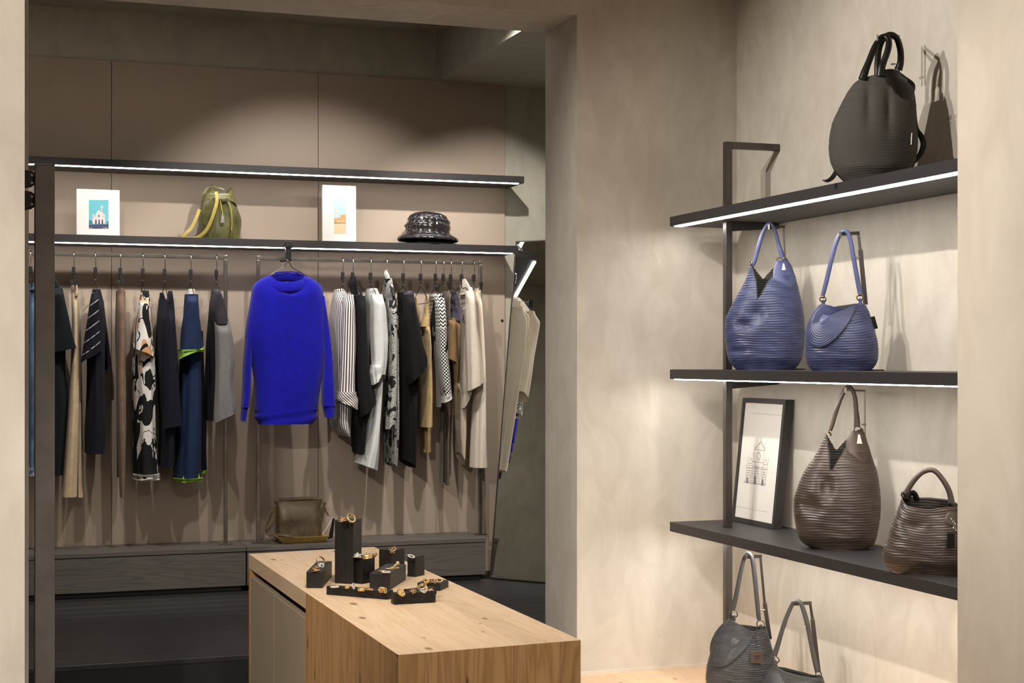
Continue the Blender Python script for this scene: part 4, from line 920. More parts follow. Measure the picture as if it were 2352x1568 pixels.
# dark tote on the top shelf
lx = lambda c: (1840 + c[0] / 3.734, 40 + c[1] / 3.734)
b = Bag('tote_bag', 'large dark brown ribbed tote with two arched handles on top shelf', 'handbag', 2006, 430, 2.765, ZS[0], 0, BG)
b.rows([(430, 1955, 2066), (420, 1944, 2076), (404, 1928, 2088), (388, 1916, 2097), (366, 1907, 2103), (340, 1904, 2106), (310, 1906, 2106), (281, 1912, 2104), (244, 1930, 2102), (211, 1947, 2098), (190, 1962, 2085), (178, 1976, 2068)])
top = [(0, 200), (50, 186), (100, 172), (180, 190), (225, 180), (262, 177), (300, 178), (330, 190), (360, 200)]
A = [math.radians(a) for a, y in top]; Bv = [b.W(y) for a, y in top]
b.body('body', [L_DARK, LINING], lambda th: float(np.interp(th % (2 * math.pi), A, Bv)), .10, pitch=.0072, topn=.6, amp=.0012, dents=[(1995, 250, .012, .07, .010), (2040, 260, .012, .07, .012)], wav=.001)
b.patch('side_pocket', S_DARK, [lx(p) for p in ((712, 478), (820, 470), (900, 520), (975, 590), (960, 690), (930, 750), (860, 730), (780, 660), (720, 570))], .006)
b.tube('handle', S_DARK, [lx(p) + (v,) for p, v in (((525, 530), -.035), ((545, 470), -.034), ((580, 380), -.03), ((630, 260), -.02), ((680, 185), -.012), ((725, 170), -.012), ((752, 210), -.02), ((745, 280), -.03), ((710, 380), -.036), ((690, 430), -.038), ((680, 510), -.04))], [.014, .013, .0105, .0105, .010, .010, .010, .0105, .0105, .013, .014], 10)
b.tube('handle', S_DARK, [lx(p) + (v,) for p, v in (((655, 500), .03), ((655, 400), .03), ((670, 270), .02), ((710, 180), .0), ((770, 156), .0), ((820, 190), .008), ((850, 290), .02), ((852, 390), .03), ((832, 460), .035))], [.0105, .0105, .0105, .010, .010, .010, .0105, .011, .0135], 10)
b.tube('shoulder_strap', S_DARK, [lx(p) + (v,) for p, v in (((955, 720), -.02), ((965, 850), -.01), ((985, 970), .0), ((1030, 1040), .01), ((1045, 1110), .01), ((1010, 1200), .0), ((930, 1270), -.02), ((820, 1330), -.03))], .009, 8, (1, .18), ref=(1, 0, .25))
b.tube('shoulder_strap', S_DARK, [lx(p) + (v,) for p, v in (((310, 1300), -.02), ((260, 1370), -.03), ((215, 1430), -.04), ((190, 1480), -.05))], .009, 8, (1, .18), ref=(1, 0, .6))
m = MB()
for i, p in enumerate(((920, 700), (955, 700), (950, 745), (945, 785))): m.torus(b.P(*lx(p), -.036), .005, .0015, 12, 5, (.8, 1, .2 * i))
mesh_obj('clasp', m, STEEL, b.t, 60, True)
m = MB(); m.bar(b.P(*lx((945, 1000)), -.058), b.P(*lx((940, 1100)), -.062), .004, .006); mesh_obj('zip_pull', m, STEEL_D, b.t, 0, True)
b.pv, b.av = .125, -.03
b.stand('metal stand holding up the handles of the dark tote', pole=[lx((835, 165)), lx((838, 500))], arm=[lx((835, 190)), lx((652, 175))], base=(1990, 2060), wd=.008, knob=lx((790, 408)))

# ------------------------------------------------------------------ framed drawing leaning on the shelf wall
t = thing('framed_drawing', 'black framed drawing of a gothic church front leaning on wall', 'picture', (2.92, 5.49, ZS[2]))
ya, yb = 5.66, 5.31; L_ = .496; lean = .052
def fp(s, h, dpt=0.0):     # s: 0 left .. 1 right (left is the far end), h along the leaning height
    nx = -math.cos(math.asin(lean / L_)); nz = lean / L_
    return Vector((2.908 + lean * h / L_ - dpt * nx * -1, ya + (yb - ya) * s, ZS[2] + .0006 + h * math.cos(math.asin(lean / L_)) + dpt * nz * -1 * 0))
W_ = ya - yb; fw = .018; TH = .036
def fbox(m, s0, s1, h0, h1, d0, d1):
    c = [fp(s0, h0), fp(s1, h0), fp(s1, h1), fp(s0, h1)]
    m.hexa([p + Vector((d0, 0, 0)) for p in c], [p + Vector((d1, 0, 0)) for p in c])
fs = fw / W_
for (a, b_, c, d) in ((0, 1, 0, fw), (0, 1, L_ - fw, L_), (0, fs, fw, L_ - fw), (1 - fs, 1, fw, L_ - fw)):
    m = MB(); fbox(m, a, b_, c, d, 0, TH); bev(mesh_obj('frame_rail', m, BLACK_SH, t, 0), .0008)
m = MB(); fbox(m, fs, 1 - fs, fw, L_ - fw, .006, .010); mesh_obj('sheet', m, PAPER, t, 0)
INK = simple('ink', rgb(88, 80, 76), .8); INK2 = simple('ink_light', rgb(150, 142, 136), .8)
def dq(c):                 # church drawing: detail-crop pixels -> sheet coordinates
    q = (1670 + c[0] / 4.61, 890 + c[1] / 4.61); r = ray(*q)
    n = Vector((-math.cos(math.asin(lean / L_)), 0, lean / L_)); o = Vector((2.908, 0, ZS[2])) + Vector((.006, 0, 0))
    k = (o - Vector((0, 0, EYE))).dot(n) / r.dot(n); return Vector((0, 0, EYE)) + r * k + n * .0006
def stroke(m, a, b_, wd=.0007):
    P, Q = dq(a), dq(b_); d = (Q - P); n = Vector((-1, 0, .1)).normalized(); v = d.cross(n).normalized() * wd
    i = m.add([P - v, Q - v, Q + v, P + v]); m.face((i, i + 1, i + 2, i + 3))
m = MB(); m2 = MB()
for a, b_ in (((178, 1002), (410, 1036)), ((180, 990), (412, 1024)), ((198, 985), (215, 790)), ((405, 1020), (432, 800)), ((265, 1000), (285, 660)), ((365, 1015), (395, 660)), ((290, 660), (362, 565)), ((362, 565), (402, 665)),
             ((290, 650), (400, 668)), ((296, 640), (360, 580)), ((362, 580), (396, 655)), ((362, 565), (365, 520)), ((218, 785), (235, 720)), ((240, 790), (255, 745)), ((270, 790), (255, 745)), ((435, 800), (440, 745)), ((390, 800), (410, 758)), ((428, 802), (410, 758)),
             ((290, 640), (300, 590)), ((400, 650), (406, 590)), ((220, 800), (268, 806)), ((384, 812), (432, 818)), ((215, 845), (262, 850)), ((380, 862), (430, 866)), ((270, 840), (380, 856)), ((268, 780), (385, 796)), ((285, 690), (300, 860)), ((300, 930), (320, 830)), ((335, 935), (320, 830)), ((285, 935), (305, 850)),
             ((215, 945), (230, 870)), ((245, 950), (232, 870)), ((375, 965), (392, 885)), ((405, 965), (394, 885)), ((250, 990), (262, 860)), ((345, 1005), (362, 850))): stroke(m, a, b_)
for k in range(16):
    a, b_ = 2 * math.pi * k / 16, 2 * math.pi * (k + 1) / 16
    stroke(m, (336 + 20 * math.cos(a), 726 + 40 * math.sin(a)), (336 + 20 * math.cos(b_), 726 + 40 * math.sin(b_)), .0009)
    stroke(m2, (336 + 13 * math.cos(a), 726 + 28 * math.sin(a)), (336 + 13 * math.cos(b_), 726 + 28 * math.sin(b_)))
for y in range(820, 1000, 26):
    stroke(m2, (204, y), (258, y + 7)); stroke(m2, (262, y + 6), (345, y + 18)); stroke(m2, (362, y + 20), (410, y + 27))
for (x, y, h) in ((217, 950, 60), (298, 938, 82), (378, 972, 66)):
    for dx in range(-9, 10, 3): stroke(m, (x + dx, y), (x + dx - 4, y + h), .0006)
mesh_obj('line_drawing', m, INK, t, 0); mesh_obj('fine_lines', m2, INK2, t, 0)
m = MB(); stroke(m, (265, 272), (595, 296), .0005); stroke(m, (70, 1252), (440, 1318), .0005); mesh_obj('mount_edge', m, INK2, t, 0)

# ------------------------------------------------------------------ pine display table
ZT = 0.53
TX0, TX1, TY0, TY1 = 0.860, 1.289, 3.205, 5.06
cnr = [at_Z(914.5, 1503.5, ZT), at_Z(1334, 1469.4, ZT), at_Z(859, 1255.3, ZT), at_Z(571, 1271.5, ZT)]
t = thing('display_table', 'long pale pine display table with taupe cupboard doors', 'table', ((TX0 + TX1) / 2, (TY0 + TY1) / 2, ZF))
def tp(u, v, z): # u 0..1 across, v 0..1 towards the far end
    a = cnr[0].lerp(cnr[1], u); b_ = cnr[3].lerp(cnr[2], u); p = a.lerp(b_, v); p.z = z; return p
us = [0, .13, .27, .40, .55, .68, .83, 1.0]
v1 = None
def vof(px): # px along the left top edge -> v
    q = at_Z(px, 1271.5 + (px - 571) * .6754, ZT); return (q - cnr[0]).length / (cnr[3] - cnr[0]).length
v1 = vof(702); MI = .010
for i in range(7):
    m = MB(); e = .0002; a, b_ = us[i] + e, us[i + 1] - e; a2 = MI * 4.2 if i == 0 else a
    m.hexa([tp(a2, MI, ZT - .02), tp(b_, MI, ZT - .02), tp(b_, 1, ZT - .02), tp(a2, 1, ZT - .02)], [tp(a, 0, ZT), tp(b_, 0, ZT), tp(b_, 1, ZT), tp(a, 1, ZT)])
    bev(mesh_obj('top_plank', m, PINE_Y, t, 0), .0004, 1)
fs_ = [0, .14, .21, .36, .46, .62, .74, .88, 1.0]
for i in range(8):
    m = MB(); a, b_ = fs_[i] + .0003, fs_[i + 1] - .0003
    m.hexa([tp(a, 0, ZF), tp(b_, 0, ZF), tp(b_, MI, ZF), tp(a, MI, ZF)], [tp(a, 0, ZT - .0003), tp(b_, 0, ZT - .0003), tp(b_, MI, ZT - .0205), tp(a, MI, ZT - .0205)])
    bev(mesh_obj('end_plank', m, PINE_Z, t, 0), .0004, 1)
vs4 = [.0102 + (v1 - .0102) * k / 5 for k in range(6)]
for i in range(5):
    m = MB(); a, b_ = vs4[i] + .0002, vs4[i + 1] - .0002; a = max(a, .0)
    m.hexa([tp(0, a, ZF), tp(.042, a, ZF), tp(.042, b_, ZF), tp(0, b_, ZF)], [tp(0, a, ZT - .0003), tp(.042, a, ZT - .0205), tp(.042, b_, ZT - .0205), tp(0, b_, ZT - .0003)])
    bev(mesh_obj('side_plank', m, PINE_Z, t, 0), .0004, 1)
m = MB(); m.hexa([tp(0, v1 + .0004, ZT - .045), tp(.042, v1 + .0004, ZT - .045), tp(.042, 1, ZT - .045), tp(0, 1, ZT - .045)], [tp(0, v1 + .0004, ZT - .0003), tp(.042, v1 + .0004, ZT - .0205), tp(.042, 1, ZT - .0205), tp(0, 1, ZT - .0003)])
bev(mesh_obj('apron', m, PINE_Y, t, 0), .0004, 1)
DOOR = simple('taupe_door', rgb(168, 150, 126), .5, var=.04, vs_=6)
vd0, vd1 = v1 + .004, .985; vm = vof(628)
for i, (a, b_, zt) in enumerate(((vd0, vm - .001, ZT - .072), (vm + .001, vd1, ZT - .070))):
    m = MB(); m.hexa([tp(.004, a, ZF + .02), tp(.05, a, ZF + .02), tp(.05, b_, ZF + .02), tp(.004, b_, ZF + .02)], [tp(.004, a, zt), tp(.05, a, zt), tp(.05, b_, zt), tp(.004, b_, zt)])
    bev(mesh_obj('door', m, DOOR, t, 0), .0008)
m = MB(); m.hexa([tp(.10, v1, ZF), tp(.98, .013, ZF), tp(.98, .99, ZF), tp(.10, .99, ZF)], [tp(.10, v1, ZT - .046), tp(.98, .013, ZT - .046), tp(.98, .99, ZT - .046), tp(.10, .99, ZT - .046)])
mesh_obj('carcass', m, simple('carcass_brown', rgb(120, 98, 70), .7), t, 0)
m = MB(); m.hexa([tp(0, .986, ZF), tp(.1, .986, ZF), tp(.1, 1, ZF), tp(0, 1, ZF)], [tp(0, .986, ZT - .0455), tp(.1, .986, ZT - .0455), tp(.1, 1, ZT - .0455), tp(0, 1, ZT - .0455)]); bev(mesh_obj('end_post', m, PINE_Z, t, 0), .0005, 1)

# ------------------------------------------------------------------ charred jewellery blocks
cx8 = lambda x, y: (660 + x / 6.03, 1160 + y / 6.03)
def block(label, FL, FR, BR, h, onz=ZT, top=True, name='jewellery_block', slabs=1):
    """three corners of the top (or base) face in pixels, on a horizontal plane"""
    zz = onz + h if top else onz
    p0, p1, p2 = at_Z(*FL, zz), at_Z(*FR, zz), at_Z(*BR, zz)
    e = (p1 - p0); n = Vector((-e.y, e.x, 0)).normalized(); dp = (p2 - p1).dot(n); 
    if dp < 0: n = -n; dp = -dp
    q = [p0, p1, p1 + n * dp, p0 + n * dp]
    base = [Vector((p.x, p.y, onz)) for p in q]
    c = sum(base, Vector()) / 4
    if slabs == 1:
        m = MB(); m.hexa(base, [Vector((p.x, p.y, onz + h)) for p in q]); o = mesh_obj(name, m, BURNT, None, 0)
        o.data.transform(__import__('mathutils').Matrix.Translation(-c)); o.location = c
        bev(tag(o, label, 'block', 'charred jewellery blocks'), .0012)
        return o
    t = thing(name, label, 'block', c, 0, 'charred jewellery blocks')
    for k in range(slabs):
        sh = Vector((.002 * k, -.001 * k, 0)); m = MB(); z0, z1 = onz + h * k / slabs + .0005 * (k > 0), onz + h * (k + 1) / slabs
        m.hexa([Vector((p.x, p.y, z0)) + sh for p in base], [Vector((p.x, p.y, z1)) + sh for p in base]); bev(mesh_obj('slab', m, BURNT, t, 0), .001)
    return t
block('charred block standing alone at the left of the table', cx8(263, 920), cx8(485, 920), cx8(597, 773), .0450)
block('tallest charred post, two rings on its top', cx8(655, 203), cx8(912, 212), cx8(1050, 185), .177)
block('charred post before the tallest one, silver and gold coils on top', cx8(862, 716), cx8(1036, 732), cx8(1240, 706), .0725)
block('charred post with one big knotted ring on top', cx8(1268, 608), cx8(1440, 625), cx8(1652, 601), .066)
block('charred post farthest right with a silver bead ring', cx8(1662, 703), cx8(1775, 711), cx8(1840, 681), .0588)
block('thick charred block lying in the middle with gold rings', cx8(1138, 936), cx8(1425, 942), cx8(1680, 815), .0450)
block('long low charred bar at the front left with six rings', cx8(540, 1120), cx8(1385, 1188), cx8(1440, 1166), .0227)
block('low charred bar nearest the table front, two gold rings', cx8(1475, 1222), cx8(2055, 1192), cx8(1990, 1172), .0288)
block('stack of thin charred slabs under a tangle of gold rings', cx8(1690, 1180), cx8(2058, 1140), cx8(2150, 1098), .0270, slabs=3)
block('small charred bar behind the slab stack, three gold rings', cx8(1800, 1072), cx8(2118, 1084), cx8(2210, 1030), .0200)

# ------------------------------------------------------------------ rings
def jring(label, x, y, z, mat, size=.0095, kind='band', tilt=(0, 0, 1), seed=0):
    """(x, y): centre in the detail crop, z: plane it lies on"""
    size *= 1.15; rnd = random.Random(seed); px, py = cx8(x, y); p = at_Z(px, py, z + size * .6)
    m = MB(); ax = Vector(tilt).normalized(); c = Vector((p.x, p.y, z))
    lift = size * (1 - abs(ax.z)) + .0022
    c.z = z + lift
    if kind == 'coil':
        for k in range(4): m.torus(c + ax * (.0026 * k), size * (1 - .06 * k), .0017, 18, 6, (ax.x + rnd.uniform(-.2, .2), ax.y + rnd.uniform(-.2, .2), ax.z), wob=.0008, ph=k)
        m.sphere(c + ax * .010, size * .35, 8, 5)
    elif kind == 'knot':
        for k in range(3): m.torus(c + Vector((rnd.uniform(-1, 1), rnd.uniform(-1, 1), .6 * k + .4)) * .0025, size * .8, .0018, 16, 6, (rnd.uniform(-.7, .7), rnd.uniform(-.7, .7), .7), wob=.002, ph=k)
        for k in range(4): m.sphere(c + Vector((rnd.uniform(-1, 1), rnd.uniform(-1, 1), rnd.uniform(.2, 1.2))) * size * .6, .0028, 7, 5)
    elif kind == 'beads':
        m.torus(c, size, .0014, 18, 6, ax)
        u = ax.orthogonal().normalized(); q = ax.cross(u)
        for k in range(11): a = 2 * math.pi * k / 11; m.sphere(c + (u * math.cos(a) + q * math.sin(a)) * size, .0026, 7, 5)
    elif kind == 'wide':
        u = ax.orthogonal().normalized(); q = ax.cross(u); rs = []
        for h, rr in ((-1, 1), (-.6, 1.1), (0, 1.06), (.6, 1.12), (1, 1)): rs.append([c + ax * (h * .0036) + (u * math.cos(a) + q * math.sin(a)) * size * rr for a in np.linspace(0, 2 * math.pi, 19)[:-1]])
        for h, rr in ((1, .84), (-1, .84)): rs.append([c + ax * (h * .0036) + (u * math.cos(a) + q * math.sin(a)) * size * rr for a in np.linspace(0, 2 * math.pi, 19)[:-1]])
        rs.append(rs[0]); m.rings(rs, None, False, False)
    elif kind == 'trumpet':
        m.torus(c, size, .0019, 18, 6, ax)
        d = Vector((.8, .6, .45)).normalized(); e = c + Vector((0, 0, .004)); u = d.orthogonal().normalized(); q = d.cross(u)
        m.rings([[e + d * s_ + (u * math.cos(a) + q * math.sin(a)) * r_ for a in np.linspace(0, 2 * math.pi, 13)[:-1]] for s_, r_ in ((-.012, .0022), (.0, .0026), (.010, .0034), (.016, .0055), (.018, .0062), (.0165, .004))])
    else:
        m.torus(c, size, .0019, 20, 7, ax, wob=.0008); u = ax.orthogonal().normalized()
        m.sphere(c + u * size, .0036, 8, 6)
    o = mesh_obj('finger_ring', m, mat, None, 70); o.data.transform(__import__('mathutils').Matrix.Translation(-c)); o.location = c
    return tag(o, label, 'ring', 'rings on the charred blocks')
zt = lambda h: ZT + h + .0002
jring('open gold ring upright at the back of the lone left block', 462, 790, zt(.045), GOLD, .0105, 'wide', (.35, -1, .25), 1)
jring('silver ring in the middle of the lone left block', 460, 832, zt(.045), SILVER, .009, 'knot', (0, 0, 1), 2)
jring('bronze coil ring at the front of the lone left block', 395, 880, zt(.045), BRONZE, .010, 'coil', (0, 0, 1), 3)
jring('smaller bronze ring at left on the tallest post', 757, 190, zt(.177), BRONZE, .009, 'coil', (0, 0, 1), 4)
jring('large gold band ring at right on the tallest post', 880, 180, zt(.177), GOLD, .0115, 'wide', (.45, -.8, .6), 5)
jring('silver coil ring on the post before the tallest', 968, 698, zt(.0725), SILVER, .0095, 'coil', (0, 0, 1), 6)
jring('gold coil ring beside the silver coil ring', 1108, 698, zt(.0725), GOLD, .0105, 'coil', (0, 0, 1), 7)
jring('small bronze bead ring at the right rim of its post', 1212, 690, zt(.0725), BRONZE, .006, 'knot', (0, 0, 1), 8)
jring('big knotted bronze ring alone on its post', 1462, 605, zt(.066), BRONZE, .0105, 'knot', (0, 0, 1), 9)
jring('silver bead ring alone on the farthest right post', 1715, 692, zt(.0588), SILVER, .008, 'beads', (.2, -.3, 1), 10)
jring('gold trumpet shaped ring at the back of the thick block', 1480, 840, zt(.045), GOLD, .010, 'trumpet', (0, 0, 1), 11)
jring('plain gold ring in the middle of the thick block', 1405, 862, zt(.045), GOLD, .0095, 'band', (.2, .1, 1), 12)
jring('gold ring at the left rim of the thick block', 1310, 886, zt(.045), BRONZE, .010, 'band', (0, .1, 1), 13)
jring('silver wreath ring at the front of the thick block', 1365, 902, zt(.045), SILVER, .0095, 'beads', (0, 0, 1), 14)
jring('silver ring at the left end of the long bar', 655, 1108, zt(.0227), SILVER, .0085, 'beads', (0, 0, 1), 15)
jring('small brass ring second from left on the long bar', 830, 1122, zt(.0227), GOLD, .0055, 'wide', (0, 0, 1), 16)
jring('thin silver upright ring on the long bar', 915, 1138, zt(.0227), SILVER, .0065, 'band', (1, -.4, .3), 17)
jring('broad gold ring in the middle of the long bar', 1030, 1142, zt(.0227), GOLD, .009, 'wide', (0, 0, 1), 18)
jring('gold knot ring right of the bar middle', 1140, 1146, zt(.0227), BRONZE, .009, 'band', (.2, 0, 1), 19)
jring('gold flower ring at the right end of the long bar', 1318, 1165, zt(.0227), GOLD, .0095, 'knot', (0, 0, 1), 20)
jring('wide gold ring at left on the front bar', 1575, 1198, zt(.0288), GOLD, .0095, 'wide', (.5, -.4, .8), 21)
jring('small cubic gold ring at right on the front bar', 1735, 1190, zt(.0288), BRONZE, .0065, 'knot', (0, 0, 1), 22)
jring('largest gold tangle on the slab stack', 1870, 1118, zt(.027), GOLD, .0135, 'knot', (0, 0, 1), 23)
jring('silver ring before the gold tangle on the slab stack', 1882, 1170, zt(.027), SILVER, .0085, 'wide', (0, 0, 1), 24)
jring('small gold ring at the right of the slab stack', 1975, 1158, zt(.027), BRONZE, .008, 'band', (0, 0, 1), 25)
jring('gold knot ring at left on the small rear bar', 1930, 1050, zt(.020), GOLD, .008, 'knot', (0, 0, 1), 26)
jring('gold bead ring in the middle of the small rear bar', 2025, 1056, zt(.020), BRONZE, .0065, 'knot', (0, 0, 1), 27)
jring('gold bead ring at right on the small rear bar', 2105, 1034, zt(.020), GOLD, .0065, 'beads', (0, -.6, 1), 28)

# ------------------------------------------------------------------ standing mirror
MIR = NT('mirror_glass'); MIR.set(Metallic=1.0, Roughness=0.02); MIR.col((.80, .80, .76, 1))
pb = Vector((2.634, 7.80, 0.004)); ex = Vector((.63, -.777, 0)); wd_ = .62
r0 = ray(1125, 1325); pb = Vector((7.85 * r0.x / r0.y, 7.85, .004)); nl = Vector((.777, .63, 0)); hgt = 1.806
r_ = ray(1185, 554); k = None
M3 = None
# top-left: on the ray of its picture corner and in the plane of the lean
mm = (r_.x * pb.y - r_.y * pb.x) / (r_.y * nl.x - r_.x * nl.y); top_l = pb + nl * mm; top_l.z = EYE + r_.z * (top_l.x / r_.x)
up = (top_l - pb); hL = up.length; up.normalize(); nrm = ex.cross(up).normalized()
if nrm.y > 0: nrm = -nrm
t = thing('standing_mirror', 'tall frameless looking mirror with thin dark edge leaning by the bench', 'mirror', pb)
def mp_(u, h, d): return pb + ex * u + up * h + nrm * d
def mbox(m, u0, u1, h0, h1, d0, d1):
    m.hexa([mp_(u0, h0, d0), mp_(u1, h0, d0), mp_(u1, h1, d0), mp_(u0, h1, d0)], [mp_(u0, h0, d1), mp_(u1, h0, d1), mp_(u1, h1, d1), mp_(u0, h1, d1)])
e = .006
m = MB(); mbox(m, e, wd_ - e, e, hL - e, -.012, .0); mesh_obj('mirror_glass', m, MIR.m, t, 0)
for a in ((0, wd_, 0, e), (0, wd_, hL - e, hL), (0, e, e, hL - e), (wd_ - e, wd_, e, hL - e)):
    m = MB(); mbox(m, *a, -.022, .003); mesh_obj('edge_frame', m, STEEL_D, t, 0)
m = MB(); mbox(m, .0, wd_, 0, hL, -.024, -.0225); mesh_obj('back_board', m, BLACK_SH, t, 0)

# ------------------------------------------------------------------ cards, bag and hat on the lower wall shelf
ZB = 1.7672
def card(label, pl, pr, ptop, pp, Yc, lean=0.0, side=None):
    a, b_ = at_Y(pl, 500, Yc).x, at_Y(pr, 500, Yc).x; zt_ = at_Y(pl, ptop, Yc).z
    t = thing('art_card', label, 'card', ((a + b_) / 2, Yc, ZB))
    m = MB(); m.hexa([(a, Yc, ZB), (b_, Yc, ZB), (b_, Yc + .02, ZB), (a, Yc + .02, ZB)], [(a + lean, Yc + .004, zt_), (b_ + lean * .3, Yc + .004, zt_), (b_ + lean * .3, Yc + .024, zt_), (a + lean, Yc + .024, zt_)])
    bev(mesh_obj('mount_board', m, WHITE, t, 0), .001); return t
def flat(t, name, mat, pts, Yc, d):
    m = MB(); q = [at_Y(x, y, Yc) for x, y in pts]; q = [Vector((p.x, Yc + .004 * (p.z - ZB) / .25 - d, p.z)) for p in q]
    m.prism(q, (0, .0006, 0)); return mesh_obj(name, m, mat, t, 0)
f5 = lambda *c: [(140 + x / 5.345, 400 + y / 5.345) for x, y in c]
f6 = lambda *c: [(640 + x / 3.7935, 400 + y / 3.7935) for x, y in c]
SKY = simple('print_turquoise', rgb(112, 198, 212), .7); SKY2 = simple('print_pale_blue', rgb(190, 222, 240), .7)
STONE = simple('print_stone', rgb(234, 218, 214), .7); DUSK = simple('print_slate', rgb(62, 74, 104), .7); GRN = simple('print_green', rgb(70, 150, 110), .7)
OCH = simple('print_ochre', rgb(218, 168, 110), .7); SAND = simple('print_sand', rgb(232, 206, 172), .7); TEALP = simple('print_teal', rgb(70, 130, 150), .7)
t = card('square white card with a turquoise church print, at left', 176, 275, 433, None, 7.99)
sky = flat(t, 'print_sky', SKY, f5((343, 315), (585, 315), (585, 665), (343, 665)), 7.99, .0006)
flat(sky, 'print_town', TEALP, f5((343, 560), (385, 575), (390, 610), (560, 610), (560, 580), (585, 575), (585, 625), (343, 625)), 7.99, .0012)
flat(sky, 'print_church', STONE, f5((388, 608), (388, 500), (402, 488), (412, 520), (436, 480), (448, 455), (465, 438), (482, 455), (490, 470), (492, 400), (503, 370), (512, 400), (514, 470), (524, 500), (540, 490), (542, 608)), 7.99, .0018)
flat(sky, 'print_ground', DUSK, f5((343, 625), (585, 615), (585, 665), (343, 665)), 7.99, .0018)
flat(sky, 'print_rose_window', GRN, f5(*[(465 + 13 * math.cos(a), 512 + 13 * math.sin(a)) for a in np.linspace(0, 6.28, 11)[:-1]]), 7.99, .0024)
for x in (429, 468, 508): flat(sky, 'print_doorway', DUSK, f5((x - 9, 607), (x - 9, 570), (x, 548), (x + 9, 570), (x + 9, 607)), 7.99, .0024)
for x, y in ((497, 430), (510, 430), (497, 455), (510, 455), (420, 520), (515, 520), (400, 530), (532, 530)): flat(sky, 'print_window', TEALP, f5((x - 3, y + 6), (x - 3, y - 6), (x + 3, y - 6), (x + 3, y + 6)), 7.99, .0024)
m = MB()
for x, w_ in ((350, 8), (362, 6), (372, 9), (515, 8), (530, 9), (546, 8), (562, 9)):
    q = [at_Y(px, py, 7.99) for px, py in f5((x, 662), (x + w_, 662), (x + w_ * .6, 653), (x, 655))]; m.prism([Vector((p.x, 7.99 - .0022, p.z)) for p in q], (0, .0006, 0))
mesh_obj('print_lettering', m, WHITE, sky, 0)
t = card('tall wrapped white card with a tower print, near the hat', 741, 818, 424, None, 7.98, .0)
sky = flat(t, 'print_sky', SKY2, f6((478, 175), (585, 175), (588, 515), (484, 515)), 7.98, .0006)
flat(sky, 'print_ground', SAND, f6((482, 420), (587, 425), (588, 515), (484, 515)), 7.98, .0012)
flat(sky, 'print_buildings', OCH, f6((484, 430), (484, 385), (500, 380), (540, 378), (540, 352), (585, 350), (587, 428)), 7.98, .0012)
flat(sky, 'print_tower', STONE, f6((499, 385), (498, 300), (495, 285), (503, 275), (512, 285), (513, 385)), 7.98, .0018)
for k in range(6):
    x = 505 + k * 13; flat(sky, 'print_arch', SAND, f6((x, 420), (x, 404), (x + 4, 398), (x + 8, 404), (x + 8, 420)), 7.98, .0018)
for k in range(5):
    m = MB(); a_ = at_Y(742 + k * 15, 426 + (k % 2) * 5, 7.976); b_ = at_Y(756 + k * 15, 430 + (k % 3) * 4, 7.974); m.tube(spath([a_, (a_ + b_) / 2 + Vector((0, -.004, -.006)), b_], 3), .0018, 6); mesh_obj('wrap_crease', m, WHITE, t)
m = MB(); a_ = at_Y(738, 470, 8.04).x; b_ = at_Y(743, 470, 8.04).x; m.box((a_, 8.006, ZB), (b_ + .01, 8.05, ZB + .16)); mesh_obj('wooden_rest', m, simple('pale_wood', rgb(200, 164, 118), .6, var=.1), t, 0)

# olive bucket bag
ox = lambda x, y: (140 + x / 5.345, 400 + y / 5.345)
OLIVE = NT('olive_leather'); OLIVE.set(Roughness=.30); OLIVE.col(OLIVE.ramp(OLIVE.noise(OLIVE.coord(), 14, 5), [(.3, rgb(66, 66, 36)), (.7, rgb(112, 108, 66))])); OLIVE = OLIVE.m
OCHRE = simple('ochre_strap', rgb(164, 146, 62), .55, var=.15, vs_=40)
YO = 8.01; p0 = at_Y(505, 500, YO)
t = thing('bucket_backpack', 'olive leather drawstring backpack with ochre straps on the shelf', 'backpack', (p0.x, YO, ZB))
def oP(x, y, d=0.0): q = ox(x, y); return at_Y(q[0], q[1], YO - d)
rows = [(ox(0, 250)[1], ox(1745, 0)[0], ox(2120, 0)[0]), (ox(0, 330)[1], ox(1725, 0)[0], ox(2145, 0)[0]), (ox(0, 420)[1], ox(1700, 0)[0], ox(2175, 0)[0]), (ox(0, 540)[1], ox(1680, 0)[0], ox(2215, 0)[0]), (ox(0, 630)[1], ox(1680, 0)[0], ox(2228, 0)[0]), (ox(0, 740)[1], ox(1700, 0)[0], ox(2222, 0)[0]), (ox(0, 800)[1], ox(1715, 0)[0], ox(2205, 0)[0])]
o = mesh_obj('body', cloth(MB(), rows, YO, .085, k=4, amp=.14, ph=.6, top=.8, n=56, open_=False), OLIVE, t, 60)
for (a, b_, c, ph) in (((1745, 330), (1850, 160), (1945, 300), 0.2), ((1980, 290), (2085, 160), (2150, 400), 1.4)):
    m = MB(); rs = []
    for k in range(9):
        f = k / 8; L0, L1 = oP(*a), oP(*c); tpk = oP(*b_)
        l_ = L0.lerp(tpk, f); r__ = L1.lerp(tpk, f); cc_ = (l_ + r__) / 2; hw = (r__.x - l_.x) / 2 + .003; dp = .06 * (1 - f) + .012
        rs.append([Vector((cc_.x + hw * math.cos(q) * (1 + .1 * math.sin(5 * q + ph)), YO + dp * math.sin(q), cc_.z + (r__.z - l_.z) / 2 * math.cos(q))) for q in np.linspace(0, 2 * math.pi, 19)[:-1]])
    m.rings(rs); mesh_obj('gathered_top', m, OLIVE, t, 70)
def strap(name, pts, w_, mat=OCHRE, th=.12, rr=None, ref=(1, 0, 0)):
    m = MB(); m.tube(spath([oP(*p) for p in pts], 6), w_, 8, (1, th), ref); return mesh_obj(name, m, mat, t, 60)
